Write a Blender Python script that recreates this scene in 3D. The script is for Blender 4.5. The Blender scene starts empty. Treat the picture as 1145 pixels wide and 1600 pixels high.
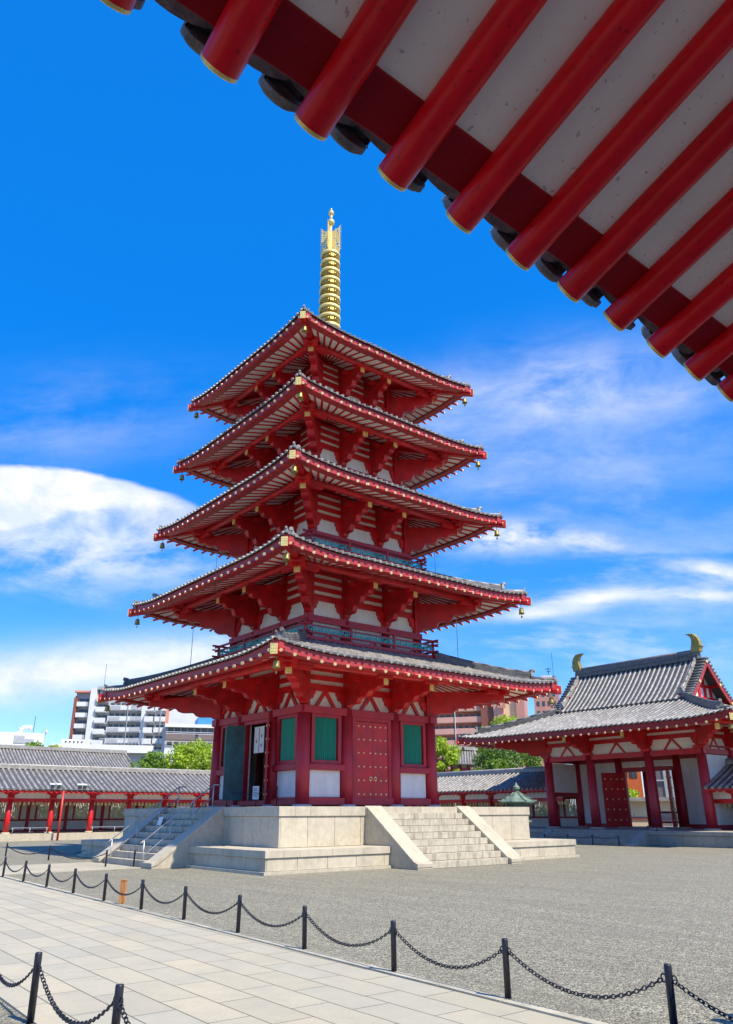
import bpy, math, random
from mathutils import Vector, Matrix
random.seed(7)
SC = bpy.context.scene
COL = SC.collection
R = math.radians
pi = math.pi
# ------------------------------------------------------------------ camera
F = 1196.74; YAW = R(-39.346); PIT = R(21.487); ROL = R(-0.213)
CAM = Vector((-32.49, 23.731, 1.933))
fw = Vector((math.cos(YAW)*math.cos(PIT), math.sin(YAW)*math.cos(PIT), math.sin(PIT)))
_r = fw.cross(Vector((0, 0, 1))).normalized(); _u = _r.cross(fw)
rt = _r*math.cos(ROL)+_u*math.sin(ROL); up = -_r*math.sin(ROL)+_u*math.cos(ROL)
cam = bpy.data.cameras.new('camera'); co = bpy.data.objects.new('camera', cam); COL.objects.link(co)
m = Matrix((rt, up, -fw)).transposed().to_4x4(); m.translation = CAM; co.matrix_world = m
cam.sensor_fit = 'HORIZONTAL'; cam.sensor_width = 36; cam.lens = F/1145*36; cam.clip_start = .1; cam.clip_end = 4000
SC.camera = co

def ray(px, py):
    return (rt*(px-572.5) - up*(py-800) + fw*F).normalized()
def at(px, py, D):
    d = ray(px, py); return CAM + d*(D/math.hypot(d.x, d.y))
def hitz(px, py, z=0):
    d = ray(px, py); return CAM + d*((z-CAM.z)/d.z)

# ------------------------------------------------------------------ materials
class NT:
    def __init__(s, nt): s.nt = nt
    def n(s, t, **k):
        x = s.nt.nodes.new(t)
        for a, b in k.items():
            if a == 'inp':
                for i, v in b.items():
                    if hasattr(v, 'links') or isinstance(v, bpy.types.NodeSocket): s.nt.links.new(v, x.inputs[i])
                    else: x.inputs[i].default_value = v
            else: setattr(x, a, b)
        return x
    def math(s, op, a, b=None, c=None, clamp=False):
        x = s.n('ShaderNodeMath', operation=op, use_clamp=clamp)
        for i, v in enumerate((a, b, c)):
            if v is None: continue
            if isinstance(v, bpy.types.NodeSocket): s.nt.links.new(v, x.inputs[i])
            else: x.inputs[i].default_value = v
        return x.outputs[0]
    def mix(s, fac, a, b, bt='MIX'):
        x = s.n('ShaderNodeMix', data_type='RGBA', blend_type=bt)
        for i, v in ((0, fac), (6, a), (7, b)):
            if isinstance(v, bpy.types.NodeSocket): s.nt.links.new(v, x.inputs[i])
            else: x.inputs[i].default_value = v if i == 0 else (*v[:3], 1)
        return x.outputs[2]
    def ramp(s, fac, stops):
        x = s.n('ShaderNodeValToRGB'); e = x.color_ramp.elements
        while len(e) < len(stops): e.new(.5)
        for i, (p, c) in enumerate(stops):
            e[i].position = p; e[i].color = (c, c, c, 1) if isinstance(c, (int, float)) else (*c, 1)
        s.nt.links.new(fac, x.inputs[0]); return x.outputs[0]
    def link(s, a, b): s.nt.links.new(a, b)

def mat(name, col, rough=.6, metal=0, var=.15, vscale=3, island=0, stain=None, bump=0, bscale=20, spec=.5, sscale=(1, 1, 1), col2=None, speck=0, objvar=0):
    M = bpy.data.materials.new(name); M.use_nodes = True
    t = NT(M.node_tree); b = M.node_tree.nodes['Principled BSDF']
    tc = t.n('ShaderNodeTexCoord').outputs['Object']
    mp = t.n('ShaderNodeMapping', inp={0: tc, 3: sscale}).outputs[0]
    nz = t.n('ShaderNodeTexNoise', inp={'Vector': mp, 'Scale': vscale, 'Detail': 6, 'Roughness': .6}).outputs[0]
    c2 = col2 if col2 else tuple(min(1, x*(1+var*1.5)+.01*var) for x in col)
    c1 = tuple(x*(1-var) for x in col)
    f = t.ramp(nz, ((.3, 0), (.7, 1)))
    c = t.mix(f, c1, c2)
    if island:
        ri = t.n('ShaderNodeNewGeometry').outputs['Random Per Island']
        v = t.n('ShaderNodeMapRange', inp={0: ri, 3: 1-island, 4: 1+island}).outputs[0]
        h = t.n('ShaderNodeHueSaturation', inp={'Value': v, 'Color': c}); c = h.outputs[0]
    if objvar:
        oi = t.n('ShaderNodeObjectInfo').outputs['Random']
        v = t.n('ShaderNodeMapRange', inp={0: oi, 3: 1-objvar, 4: 1+objvar}).outputs[0]
        c = t.n('ShaderNodeHueSaturation', inp={'Value': v, 'Color': c}).outputs[0]
    if stain:
        sc, amt, scol = stain
        mp2 = t.n('ShaderNodeMapping', inp={0: tc, 3: sc}).outputs[0]
        s2 = t.n('ShaderNodeTexNoise', inp={'Vector': mp2, 'Scale': 1, 'Detail': 5, 'Roughness': .65}).outputs[0]
        sf = t.math('MULTIPLY', t.ramp(s2, ((.48, 0), (.68, 1))), amt)
        c = t.mix(sf, c, scol)
    if speck:
        s3 = t.n('ShaderNodeTexNoise', inp={'Vector': tc, 'Scale': speck, 'Detail': 2}).outputs[0]
        c = t.mix(t.ramp(s3, ((.27, .6), (.33, 0))), c, tuple(x*.35 for x in col))
    t.link(c, b.inputs['Base Color'])
    b.inputs['Metallic'].default_value = metal; b.inputs['Specular IOR Level'].default_value = spec
    rr = t.n('ShaderNodeMapRange', inp={0: nz, 3: max(.05, rough-.1), 4: min(1, rough+.1)}).outputs[0]
    t.link(rr, b.inputs['Roughness'])
    if bump:
        bn = t.n('ShaderNodeTexNoise', inp={'Vector': tc, 'Scale': bscale, 'Detail': 4}).outputs[0]
        bb = t.n('ShaderNodeBump', inp={'Height': bn, 'Strength': bump, 'Distance': .02}).outputs[0]
        t.link(bb, b.inputs['Normal'])
    return M

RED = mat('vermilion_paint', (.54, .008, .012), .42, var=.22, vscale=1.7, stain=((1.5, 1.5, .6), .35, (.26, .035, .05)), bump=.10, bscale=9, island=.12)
WALLRED = mat('blue_shade_vermilion', (.40, .013, .028), .5, var=.16, vscale=1.3, stain=((2, 2, .5), .35, (.36, .05, .09)), bump=.06, bscale=8)  # pinker copy of the red: blue shade on walls and columns mixed into the colour
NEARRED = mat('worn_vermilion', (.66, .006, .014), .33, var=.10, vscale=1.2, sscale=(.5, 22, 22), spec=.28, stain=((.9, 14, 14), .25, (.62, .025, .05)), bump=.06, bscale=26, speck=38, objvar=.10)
BOARDRED = mat('shade_dark_vermilion', (.28, .004, .008), .45, var=.12, vscale=1.5, bump=.05, bscale=18, speck=40, spec=.25)  # eave board red darkened, the shade between the rafters is in the colour
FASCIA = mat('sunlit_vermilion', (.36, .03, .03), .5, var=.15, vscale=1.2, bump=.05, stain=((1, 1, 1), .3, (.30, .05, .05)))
WHITE = mat('white_plaster', (.80, .78, .74), .8, var=.05, vscale=2, bump=.05, stain=((2.2, 2.2, .35), .28, (.50, .47, .42)))
SOFFIT = mat('soffit_plaster', (.88, .84, .77), .8, var=.035, vscale=1.5, bump=.12, bscale=30, speck=34)
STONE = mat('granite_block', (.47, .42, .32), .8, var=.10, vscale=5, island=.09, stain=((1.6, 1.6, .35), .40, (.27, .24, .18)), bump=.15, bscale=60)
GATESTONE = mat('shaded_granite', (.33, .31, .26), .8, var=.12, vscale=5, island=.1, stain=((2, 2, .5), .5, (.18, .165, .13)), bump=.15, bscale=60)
STEPSTONE = mat('granite_step', (.45, .41, .32), .8, var=.14, vscale=6, island=.035, stain=((5, 5, .35),   .75, (.20, .17, .12)), bump=.15, bscale=60)
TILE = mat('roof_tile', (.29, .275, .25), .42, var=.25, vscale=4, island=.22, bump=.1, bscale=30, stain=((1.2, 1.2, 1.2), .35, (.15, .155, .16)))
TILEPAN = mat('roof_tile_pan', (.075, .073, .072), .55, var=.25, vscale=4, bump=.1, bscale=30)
TILEDARK = mat('roof_tile_dark', (.12, .115, .11), .5, var=.25, vscale=4, island=.2, bump=.1, bscale=30)
NEARTILE = mat('eave_tile', (.22, .205, .20), .7, var=.35, vscale=14, stain=((9, 9, 9), .7, (.07, .06, .06)), bump=.3, bscale=40)
GOLD = mat('gold_leaf', (.88, .68, .24), .42, metal=.35, var=.1, vscale=6)
SHIBI = mat('weathered_gilt', (.34, .25, .06), .45, metal=.3, var=.3, vscale=3)
DARKGOLD = mat('gilt_bronze', (.50, .36, .10), .4, metal=.7, var=.2, vscale=5)
PALEGOLD = mat('gilt_cap', (.85, .66, .36), .45, metal=.25, var=.12, vscale=8)
GREENL = mat('green_lattice', (.004, .25, .16), .5, var=.08, vscale=2, island=.08)
GREENB = mat('dark_green', (.002, .07, .045), .6)
TEAL = mat('teal_paint', (.01, .40, .38), .5, var=.15, vscale=3)
MURAL = mat('dark_teal_mural', (.008, .07, .075), .45, var=.6, vscale=1.6, stain=((1.2, 1.2, .8), .6, (.03, .16, .15)))
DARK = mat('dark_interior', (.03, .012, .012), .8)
IRON = mat('black_iron', (.022, .022, .032), .42, var=.3, vscale=8, metal=.3)
STEEL = mat('steel_rail', (.42, .42, .42), .4, metal=.35, var=.1)
BRONZE = mat('green_bronze', (.15, .215, .175), .6, var=.35, vscale=3, metal=.2)
BELLM = mat('bell_bronze', (.32, .25, .07), .45, metal=.6, var=.2)
WOODSIGN = mat('stake_wood', (.40, .17, .05), .6, var=.4, vscale=5, sscale=(6, 6, 1))
CLOTH = mat('white_cloth', (.78, .78, .76), .9, var=.04)
INK = mat('dark_ink', (.04, .04, .05), .8)
CONC = mat('white_concrete', (.66, .67, .68), .8, var=.06, vscale=.5, island=.03)
CONCG = mat('grey_concrete', (.40, .41, .43), .8, var=.1, vscale=.4)
TANW = mat('tan_wall', (.50, .24, .19), .8, var=.07, vscale=.4)
TANB = mat('pink_parapet', (.62, .34, .27), .8, var=.06, vscale=.4)
CREAM = mat('cream_wall', (.70, .55, .36), .8, var=.06, vscale=.4)
BROWN = mat('brown_wall', (.24, .085, .06), .8, var=.08, vscale=.4)
ORANGE = mat('orange_brick', (.62, .13, .03), .8, var=.1, vscale=2)
SALMON = mat('salmon_trim', (.68, .28, .20), .8, var=.06)
BLUEROOF = mat('blue_sheet', (.05, .25, .60), .5, var=.05)
DARKBAND = mat('brown_band', (.17, .13, .12), .7, var=.1)
GLASS = mat('window_glass', (.05, .06, .07), .12, var=.4, vscale=.7, island=.4)
BARK = mat('bark', (.10, .07, .05), .9, var=.3, bump=.4)
REDPOLE = mat('red_pole', (.62, .04, .03), .4)

def leafmat(name, c):
    M = mat(name, c, .55, var=.3, vscale=.6, island=.4)
    t = NT(M.node_tree); b = M.node_tree.nodes['Principled BSDF']; out = M.node_tree.nodes['Material Output']
    tr = t.n('ShaderNodeBsdfTranslucent', inp={0: (c[0]*2.2, c[1]*1.9, c[2]*.8, 1)})
    mx = t.n('ShaderNodeMixShader', inp={0: .35, 1: b.outputs[0], 2: tr.outputs[0]}); t.link(mx.outputs[0], out.inputs[0])
    return M
LEAFB = leafmat('bright_leaves', (.26, .37, .022))
LEAFM = leafmat('mid_leaves', (.15, .26, .03))
LEAFD = leafmat('deep_leaves', (.09, .17, .03))

def gravelmat():
    M = bpy.data.materials.new('gravel'); M.use_nodes = True
    t = NT(M.node_tree); b = M.node_tree.nodes['Principled BSDF']
    tc = t.n('ShaderNodeTexCoord').outputs['Object']
    v = t.n('ShaderNodeTexVoronoi', inp={'Vector': tc, 'Scale': 41})
    bw = t.n('ShaderNodeSeparateColor', inp={0: v.outputs['Color']}).outputs[0]
    c = t.mix(bw, (.075, .07, .047), (.54, .51, .375))
    gap = t.ramp(v.outputs['Distance'], ((.0, 0), (.62, .0), (.85, .75)))
    c = t.mix(gap, c, (.05, .047, .04))
    n2 = t.n('ShaderNodeTexNoise', inp={'Vector': tc, 'Scale': .45, 'Detail': 5}).outputs[0]
    c = t.mix(t.ramp(n2, ((.35, .0), (.7, .30))), c, (.26, .245, .175))
    n4 = t.n('ShaderNodeTexNoise', inp={'Vector': t.n('ShaderNodeMapping', inp={0: tc, 2: (0, 0, .6), 3: (.25, 1.6, 1)}).outputs[0], 'Scale': 1.0, 'Detail': 5, 'Roughness': .7}).outputs[0]
    c = t.mix(t.ramp(n4, ((.42, .0), (.62, .38))), c, (.16, .15, .11))
    n3 = t.n('ShaderNodeTexNoise', inp={'Vector': tc, 'Scale': 9, 'Detail': 4}).outputs[0]
    c = t.mix(t.ramp(n3, ((.38, .4), (.55, .0))), c, (.12, .115, .09))
    t.link(c, b.inputs['Base Color']); b.inputs['Roughness'].default_value = .85
    h = t.math('SUBTRACT', 1, v.outputs['Distance'])
    bb = t.n('ShaderNodeBump', inp={'Height': h, 'Strength': .7, 'Distance': .03}).outputs[0]
    t.link(bb, b.inputs['Normal']); return M
GRAVEL = gravelmat()

def pavemat(name, rot, bw, rh, off):
    M = bpy.data.materials.new(name); M.use_nodes = True
    t = NT(M.node_tree); b = M.node_tree.nodes['Principled BSDF']
    tc = t.n('ShaderNodeTexCoord').outputs['Object']
    mp = t.n('ShaderNodeMapping', inp={0: tc, 1: off, 2: (0, 0, rot)}).outputs[0]
    br = t.n('ShaderNodeTexBrick', offset=.37, offset_frequency=2, inp={'Vector': mp, 'Color1': (0, 0, 0, 1), 'Color2': (1, 1, 1, 1), 'Mortar': (.5, .5, .5, 1), 'Scale': 1, 'Mortar Size': .009, 'Mortar Smooth': .25, 'Brick Width': bw, 'Row Height': rh})
    tint = t.n('ShaderNodeSeparateColor', inp={0: br.outputs[0]}).outputs[0]
    c = t.ramp(tint, ((0, (.385, .355, .265)), (.35, (.47, .42, .30)), (.6, (.415, .39, .30)), (1, (.50, .44, .305))))
    n1 = t.n('ShaderNodeTexNoise', inp={'Vector': mp, 'Scale': 1.3, 'Detail': 7, 'Roughness': .65}).outputs[0]
    c = t.mix(t.ramp(n1, ((.42, .0), (.72, .62))), c, (.33, .315, .255))
    n5 = t.n('ShaderNodeTexNoise', inp={'Vector': mp, 'Scale': 3.1, 'Detail': 8, 'Roughness': .75}).outputs[0]
    c = t.mix(t.ramp(n5, ((.60, .0), (.72, .55))), c, (.22, .205, .16))
    n2 = t.n('ShaderNodeTexNoise', inp={'Vector': mp, 'Scale': 38, 'Detail': 3}).outputs[0]
    c = t.mix(t.ramp(n2, ((.36, .35), (.58, 0))), c, (.33, .31, .25))
    c = t.mix(t.math('MULTIPLY', br.outputs['Fac'], .85), c, (.07, .065, .055))
    t.link(c, b.inputs['Base Color']); b.inputs['Roughness'].default_value = .75
    h = t.math('SUBTRACT', t.math('MULTIPLY', n2, .12), br.outputs['Fac'])
    bb = t.n('ShaderNodeBump', inp={'Height': h, 'Strength': .5, 'Distance': .01}).outputs[0]
    t.link(bb, b.inputs['Normal']); return M

# ------------------------------------------------------------------ mesh builder
class MB:
    def __init__(s): s.v = []; s.f = []; s.mi = []; s.cur = 0; s.sm = []
    def face(s, idx, smooth=False): s.f.append(tuple(idx)); s.mi.append(s.cur); s.sm.append(smooth)
    def add(s, vs, fs, smooth=False):
        o = len(s.v); s.v += [tuple(p) for p in vs]
        for f in fs: s.face([o+i for i in f], smooth)
    def hexa(s, p):  # 8 points: bottom 4 ccw, top 4
        s.add(p, [(3, 2, 1, 0), (4, 5, 6, 7), (0, 1, 5, 4), (1, 2, 6, 5), (2, 3, 7, 6), (3, 0, 4, 7)])
    def bx(s, x0, x1, y0, y1, z0, z1):
        x0, x1 = min(x0, x1), max(x0, x1); y0, y1 = min(y0, y1), max(y0, y1)
        s.hexa([(x0, y0, z0), (x1, y0, z0), (x1, y1, z0), (x0, y1, z0), (x0, y0, z1), (x1, y0, z1), (x1, y1, z1), (x0, y1, z1)])
    def obox(s, o, ux, uy, uz):  # oriented box centre o, half-vectors
        o, ux, uy, uz = map(Vector, (o, ux, uy, uz))
        s.hexa([o-ux-uy-uz, o+ux-uy-uz, o+ux+uy-uz, o-ux+uy-uz, o-ux-uy+uz, o+ux-uy+uz, o+ux+uy+uz, o-ux+uy+uz])
    def beam(s, a, b, w, h):  # rectangular bar from a to b, width w, height h
        a, b = Vector(a), Vector(b); d = (b-a); L = d.length; d.normalize()
        sd = d.cross(Vector((0, 0, 1)))
        if sd.length < 1e-4: sd = Vector((1, 0, 0))
        sd.normalize(); u = sd.cross(d)
        s.obox((a+b)/2, d*(L/2), sd*(w/2), u*(h/2))
    def tube(s, a, b, r0, r1=None, n=10, caps=True, smooth=True):
        a, b = Vector(a), Vector(b); r1 = r0 if r1 is None else r1
        d = (b-a).normalized(); x = d.cross(Vector((0, 0, 1)))
        if x.length < 1e-4: x = Vector((1, 0, 0))
        x.normalize(); y = d.cross(x); o = len(s.v)
        for p, r in ((a, r0), (b, r1)):
            for i in range(n):
                c, q = math.cos(2*pi*i/n), math.sin(2*pi*i/n); s.v.append(tuple(p+x*(c*r)+y*(q*r)))
        for i in range(n): s.face((o+i, o+(i+1) % n, o+n+(i+1) % n, o+n+i), smooth)
        if caps: s.face([o+i for i in range(n)][::-1]); s.face([o+n+i for i in range(n)])
    def pathtube(s, pts, r, n=6):
        for a, b in zip(pts, pts[1:]): s.tube(a, b, r, r, n)
    def lathe(s, prof, c=(0, 0, 0), n=16, smooth=True):
        o = len(s.v); k = len(prof)
        for r, z in prof:
            for i in range(n): s.v.append((c[0]+r*math.cos(2*pi*i/n), c[1]+r*math.sin(2*pi*i/n), c[2]+z))
        for j in range(k-1):
            for i in range(n): s.face((o+j*n+i, o+j*n+(i+1) % n, o+(j+1)*n+(i+1) % n, o+(j+1)*n+i), smooth)
        s.face([o+i for i in range(n)][::-1]); s.face([o+(k-1)*n+i for i in range(n)])
    def prism(s, poly, o, ax, ay, th):  # 2D polygon in plane (o,ax,ay) extruded +-th/2 along ax x ay
        o, ax, ay = Vector(o), Vector(ax), Vector(ay); nn = ax.cross(ay).normalized()*(th/2); b = len(s.v); n = len(poly)
        for sg in (-1, 1):
            for x, y in poly: s.v.append(tuple(o+ax*x+ay*y+nn*sg))
        s.face([b+i for i in range(n)][::-1]); s.face([b+n+i for i in range(n)])
        for i in range(n): s.face((b+i, b+(i+1) % n, b+n+(i+1) % n, b+n+i))
    def grid(s, rows, smooth=False):
        o = len(s.v); w = len(rows[0])
        for r_ in rows: s.v += [tuple(p) for p in r_]
        for j in range(len(rows)-1):
            for i in range(w-1): s.face((o+j*w+i, o+j*w+i+1, o+(j+1)*w+i+1, o+(j+1)*w+i), smooth)
    def sheet(s, rows, th=.03):  # grid with thickness downward
        s.grid(rows); s.grid([[(p[0], p[1], p[2]-th) for p in r_][::-1] for r_ in rows])
        top = list(rows[0]); s.grid([top, [(p[0], p[1], p[2]-th) for p in top]])
        e = list(rows[-1]); s.grid([[(p[0], p[1], p[2]-th) for p in e], e])

ORG = {}
def finish(o, label, cat, group, kind):
    if label: o['label'] = label
    if cat: o['category'] = cat
    if group: o['group'] = group
    if kind: o['kind'] = kind
def thing(name, label, cat, loc=(0, 0, 0), group=None, kind=None):
    o = bpy.data.objects.new(name, None); COL.objects.link(o); o.location = loc; o.empty_display_size = .3
    ORG[o.name] = Vector(loc); finish(o, label, cat, group, kind); return o
def obj(name, mb, mats, parent=None, loc=None, label=None, cat=None, group=None, kind=None, bevel=0):
    if not isinstance(mats, (list, tuple)): mats = [mats]
    org = ORG[parent.name] if parent is not None else Vector(loc or (0, 0, 0))
    me = bpy.data.meshes.new(name)
    me.from_pydata([(v[0]-org.x, v[1]-org.y, v[2]-org.z) for v in mb.v], [], mb.f)
    for m_ in mats: me.materials.append(m_)
    me.polygons.foreach_set('material_index', mb.mi); me.polygons.foreach_set('use_smooth', mb.sm)
    me.update()
    o = bpy.data.objects.new(name, me); COL.objects.link(o)
    if parent is not None: o.parent = parent; ORG[o.name] = org
    else: o.location = org; ORG[o.name] = org
    if bevel:
        b = o.modifiers.new('b', 'BEVEL'); b.width = bevel; b.segments = 2; b.limit_method = 'ANGLE'
    finish(o, label, cat, group, kind); return o
def copytree(src, loc, label):
    r_ = src.copy(); COL.objects.link(r_); r_.location = loc; r_['label'] = label
    for ch in src.children:
        c = ch.copy(); COL.objects.link(c); c.parent = r_
        for g in ch.children:
            d = g.copy(); COL.objects.link(d); d.parent = c
    return r_

# side frames for rectangular buildings: name -> (outward, along)
SIDES = {'W': (Vector((-1, 0, 0)), Vector((0, 1, 0))), 'N': (Vector((0, 1, 0)), Vector((1, 0, 0))),
         'E': (Vector((1, 0, 0)), Vector((0, -1, 0))), 'S': (Vector((0, -1, 0)), Vector((-1, 0, 0)))}

class HipRoof:
    """rectangular hipped eave: half sizes ax, ay at the eave, inset w to the top; z0 eave tile, z1 top"""
    def __init__(s, cx, cy, ax, ay, w, z0, z1, lift, D, curve=.25):
        s.c = Vector((cx, cy, 0)); s.ax, s.ay, s.w, s.z0, s.z1, s.lift, s.D, s.k = ax, ay, w, z0, z1, lift, D, curve
    def half(s, sd): return s.ay if sd in 'WE' else s.ax
    def dist(s, sd): return s.ax if sd in 'WE' else s.ay
    def up(s, sd, u, v):
        d = max(0, s.half(sd)-abs(u)); return s.lift*max(0, 1-d/s.D)**2*max(0, 1-v/s.w)**1.3
    def P(s, sd, u, v, dz=0):
        o, a = SIDES[sd]; t = max(0, min(1, v/s.w)) if v > 0 else v/s.w
        z = s.z0+(s.z1-s.z0)*((1-s.k)*t+s.k*t*t)
        return s.c+o*(s.dist(sd)-v)+a*u+Vector((0, 0, z+s.up(sd, u, max(0, v))+dz))
    def vmax(s, sd, u): return min(s.w, s.half(sd)-abs(u))
    def tiles(s, mb, sd, sp=.34, r=.085, seg=.4, capmb=None):
        o, a = SIDES[sd]; H = s.half(sd)
        nu = 24
        rows = []
        for j in range(9):
            v = s.w*j/8; hh = H-v
            rows.append([s.P(sd, hh*(-1+2*i/nu), v) for i in range(nu+1)])
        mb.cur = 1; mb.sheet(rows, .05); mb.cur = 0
        n = int(2*H/sp); st = 2*H/n
        for i in range(n):
            u = -H+st*(i+.5); vm = s.vmax(sd, u)
            if vm < .12: continue
            ribs(mb, lambda v: s.P(sd, u, v), a, vm, r, seg, capmb)
def ribs(mb, P, a, vm, r, seg, capmb=None):
    k = max(1, round(vm/seg)); N = 6
    for q in range(k):
        for v, rr in ((vm*q/k-(.05 if q == 0 else 0), r*1.05), (vm*(q+1)/k, r*.95)):
            p = P(v)
            for e in range(N):
                an = pi*(-.08+1.16*e/(N-1))
                mb.v.append(tuple(p+a*(math.cos(an)*rr)+Vector((0, 0, math.sin(an)*rr))))
        b = len(mb.v)-2*N
        for e in range(N-1): mb.face((b+e, b+e+1, b+N+e+1, b+N+e), True)
    p = P(-.06); b = len(mb.v)
    pin = P(.03); cm = capmb or mb
    cm.tube(p+Vector((0, 0, .005)), pin+Vector((0, 0, .005)), r*.98, r*.98, 10, smooth=False)

def eave_set(roof, sd, zr, slope, n, rr, vin, fanM, mbs, rafter_list, fas_h, tipv=-.02):
    """rafters of one side: zr rafter tip height; vin inward distance of the wall; fanM half-length of the parallel part"""
    o, a = SIDES[sd]; H = roof.half(sd); D = roof.dist(sd); hin = H-vin
    def umap(u):
        if abs(u) <= fanM: return u
        sg = 1 if u > 0 else -1; e = (abs(u)-fanM)/(H-fanM)
        return sg*(fanM+e*max(0, hin-fanM))
    def pt(u, f, dz=0):
        ui = umap(u); uu = u+(ui-u)*f; v = vin*f
        return roof.c+o*(D-v)+a*uu+Vector((0, 0, zr+slope*v+roof.up(sd, u, 0)*(1-f)+dz))
    for i in range(n):
        u = -H+2*H*(i+.5)/n
        p0, p1 = pt(u, 0), pt(u, 1); d = (p1-p0).normalized()
        rafter_list.append((sd, p0-d*.13, p1, rr))
    M_ = 40
    us = [-H+2*H*i/M_ for i in range(M_+1)]
    mbs['soffit'].grid([[pt(u*.985, .04+.96*j/4, rr*-.15) for u in us] for j in range(5)])
    # fascia strip
    for q in range(M_):
        ua, ub = us[q]*.995, us[q+1]*.995
        pa, pb = pt(ua, 0), pt(ub, 0)
        ta = roof.P(sd, ua, .0, -.06); tb = roof.P(sd, ub, .0, -.06)
        i0, i1 = .10*o, .42*o
        lo = Vector((0, 0, rr*.5))
        A, B = pa+lo-i0, pb+lo-i0
        A2, B2 = Vector((A.x, A.y, ta.z)), Vector((B.x, B.y, tb.z))
        mbs['fascia'].hexa([A-i1, B-i1, B, A, A2-i1, B2-i1, B2, A2])

def rafter_mb(p0, p1, rr, n=9):
    m_ = MB(); m_.tube(p0, p1, rr, rr, n); m_.cur = 1
    d = (p0-p1).normalized(); m_.tube(p0-d*.03, p0+d*.012, rr*1.08, rr*1.08, 12, smooth=False)
    return m_

def plate_mb(c, nrm, w, h):
    """square pierced gilt plate"""
    m_ = MB(); nrm = Vector(nrm).normalized(); s = nrm.cross(Vector((0, 0, 1))).normalized(); u = Vector((0, 0, 1))
    m_.obox(c, s*(w/2), nrm*.012, u*(h/2)); m_.cur = 1
    for i in range(3):
        for j in range(3):
            m_.obox(Vector(c)+s*((i-1)*w*.29)+u*((j-1)*h*.29)+nrm*.012, s*(w*.05), nrm*.004, u*(h*.05))
    m_.cur = 0
    return m_

def onigawara(mb, c, d, s=1.0):
    """ridge-end tile: rounded plate with a curled top, facing d"""
    c = Vector(c); d = Vector(d).normalized(); sd = d.cross(Vector((0, 0, 1))).normalized()
    poly = [(-.24*s, 0), (.24*s, 0), (.27*s, .2*s), (.17*s, .36*s), (.1*s, .5*s), (-.1*s, .5*s), (-.17*s, .36*s), (-.27*s, .2*s)]
    mb.prism(poly, c, sd, (0, 0, 1), .14*s)
    mb.tube(c+Vector((0, 0, .5*s))-d*.12*s, c+Vector((0, 0, .56*s))+d*.16*s, .11*s, .11*s, 10)

def hip_ridge(mb, pts, w=.3, h=.34, s=1.0):
    """stacked-tile ridge along pts (top to eave), round tile on top, end ornament"""
    for a, b in zip(pts, pts[1:]):
        a, b = Vector(a), Vector(b)
        for k in range(3):
            zz = Vector((0, 0, .02+h*(k+.5)/3)); mb.beam(a+zz, b+zz, w*(1-.12*k), h/3*.82)
        mb.tube(a+Vector((0, 0, h+.05)), b+Vector((0, 0, h+.05)), w*.28, w*.28, 8)
    d = Vector(pts[-1])-Vector(pts[-2]); d.z = 0
    onigawara(mb, Vector(pts[-1])+d.normalized()*.06-Vector((0, 0, .02)), d, s)

def cloud_arm(L, top0, bot0, top1, bot1):
    """side profile of a lobed cloud-shaped bracket from the wall (0) out to L"""
    p = [(0, bot0), (.09*L, bot0)]
    k = 3
    for i in range(k):
        x0 = L*(.10+.76*i/k); x1 = L*(.10+.76*(i+1)/k); z0 = bot0+(bot1-bot0)*(i/k); z1 = bot0+(bot1-bot0)*((i+1)/k); w = x1-x0; h = z1-z0
        p += [(x0+w*.10, z0+h*.42), (x0+w*.30, z0+h*.50), (x0+w*.55, z0+h*.46), (x0+w*.78, z0+h*.52), (x0+w*.92, z0+h*.70), (x0+w*.97, z0+h*.95)]
    p += [(L*.90, bot1-.01), (L, bot1), (L, top1), (0, top0)]
    return p
def bell_panel_arm(h, w):
    """half profile of a wall bracket: narrow at the bottom, flaring in steps towards the top"""
    return [(0, 0), (.24, 0), (.24, .10*h), (.20, .16*h), (.22, .30*h), (.32*w+.12, .42*h), (.62*w+.08, .50*h), (.70*w+.08, .62*h), (.66*w+.1, .74*h), (.8*w+.1, .78*h), (.85*w+.1, h), (0, h)]
# ================================================================== GROUND
PR = R(-1.9)
g = MB(); g.grid([[(-900, -900, 0), (900, -900, 0)], [(-900, 900, 0), (900, 900, 0)]])
obj('gravel_ground', g, GRAVEL, kind='structure')
def quad_slab(pts, z, th=.05):
    m_ = MB(); n = len(pts)
    m_.v = [(p[0], p[1], z) for p in pts]+[(p[0], p[1], -th) for p in pts]
    m_.face(range(n))
    for i in range(n): m_.face(((i+1) % n, i, n+i, n+(i+1) % n))
    return m_
yN = lambda x: 20.62-.045*(x+23)
yS = lambda x: 16.42-.050*(x+24)
PAVE = pavemat('paving_slabs', -PR, 1.15, .485, (0, -.10, 0))
obj('stone_path', quad_slab([(-29.5, yS(-29.5)), (25, yS(25)), (25, yN(25)), (-29.5, yN(-29.5))], .02), PAVE, kind='structure')
PAVE2 = pavemat('paving_slabs_cross', pi/2, 1.0, .5, (0, 0, 0))
obj('stone_path', quad_slab([(-2.1, 9.9), (3.0, 9.9), (3.0, yS(3)-.01), (-2.1, yS(-2)-.01)], .016), PAVE2, kind='structure')
KERB = mat('edge_stone', (.40, .37, .28), .8, var=.2, vscale=3, bump=.2, bscale=30)
kb = MB()
x = -29.5
while x < 24:
    L = random.uniform(1.0, 1.5)
    a, b = Vector((x+.006, yS(x), .015)), Vector((x+L-.006, yS(x+L), .015))
    kb.beam(a+Vector((0, -.075, 0)), b+Vector((0, -.075, 0)), .14, .05); x += L
obj('path_edging', kb, KERB, kind='structure')
sp = MB(); sp.bx(-11, 11, -11.2, 11.2, -.05, .008)

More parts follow.
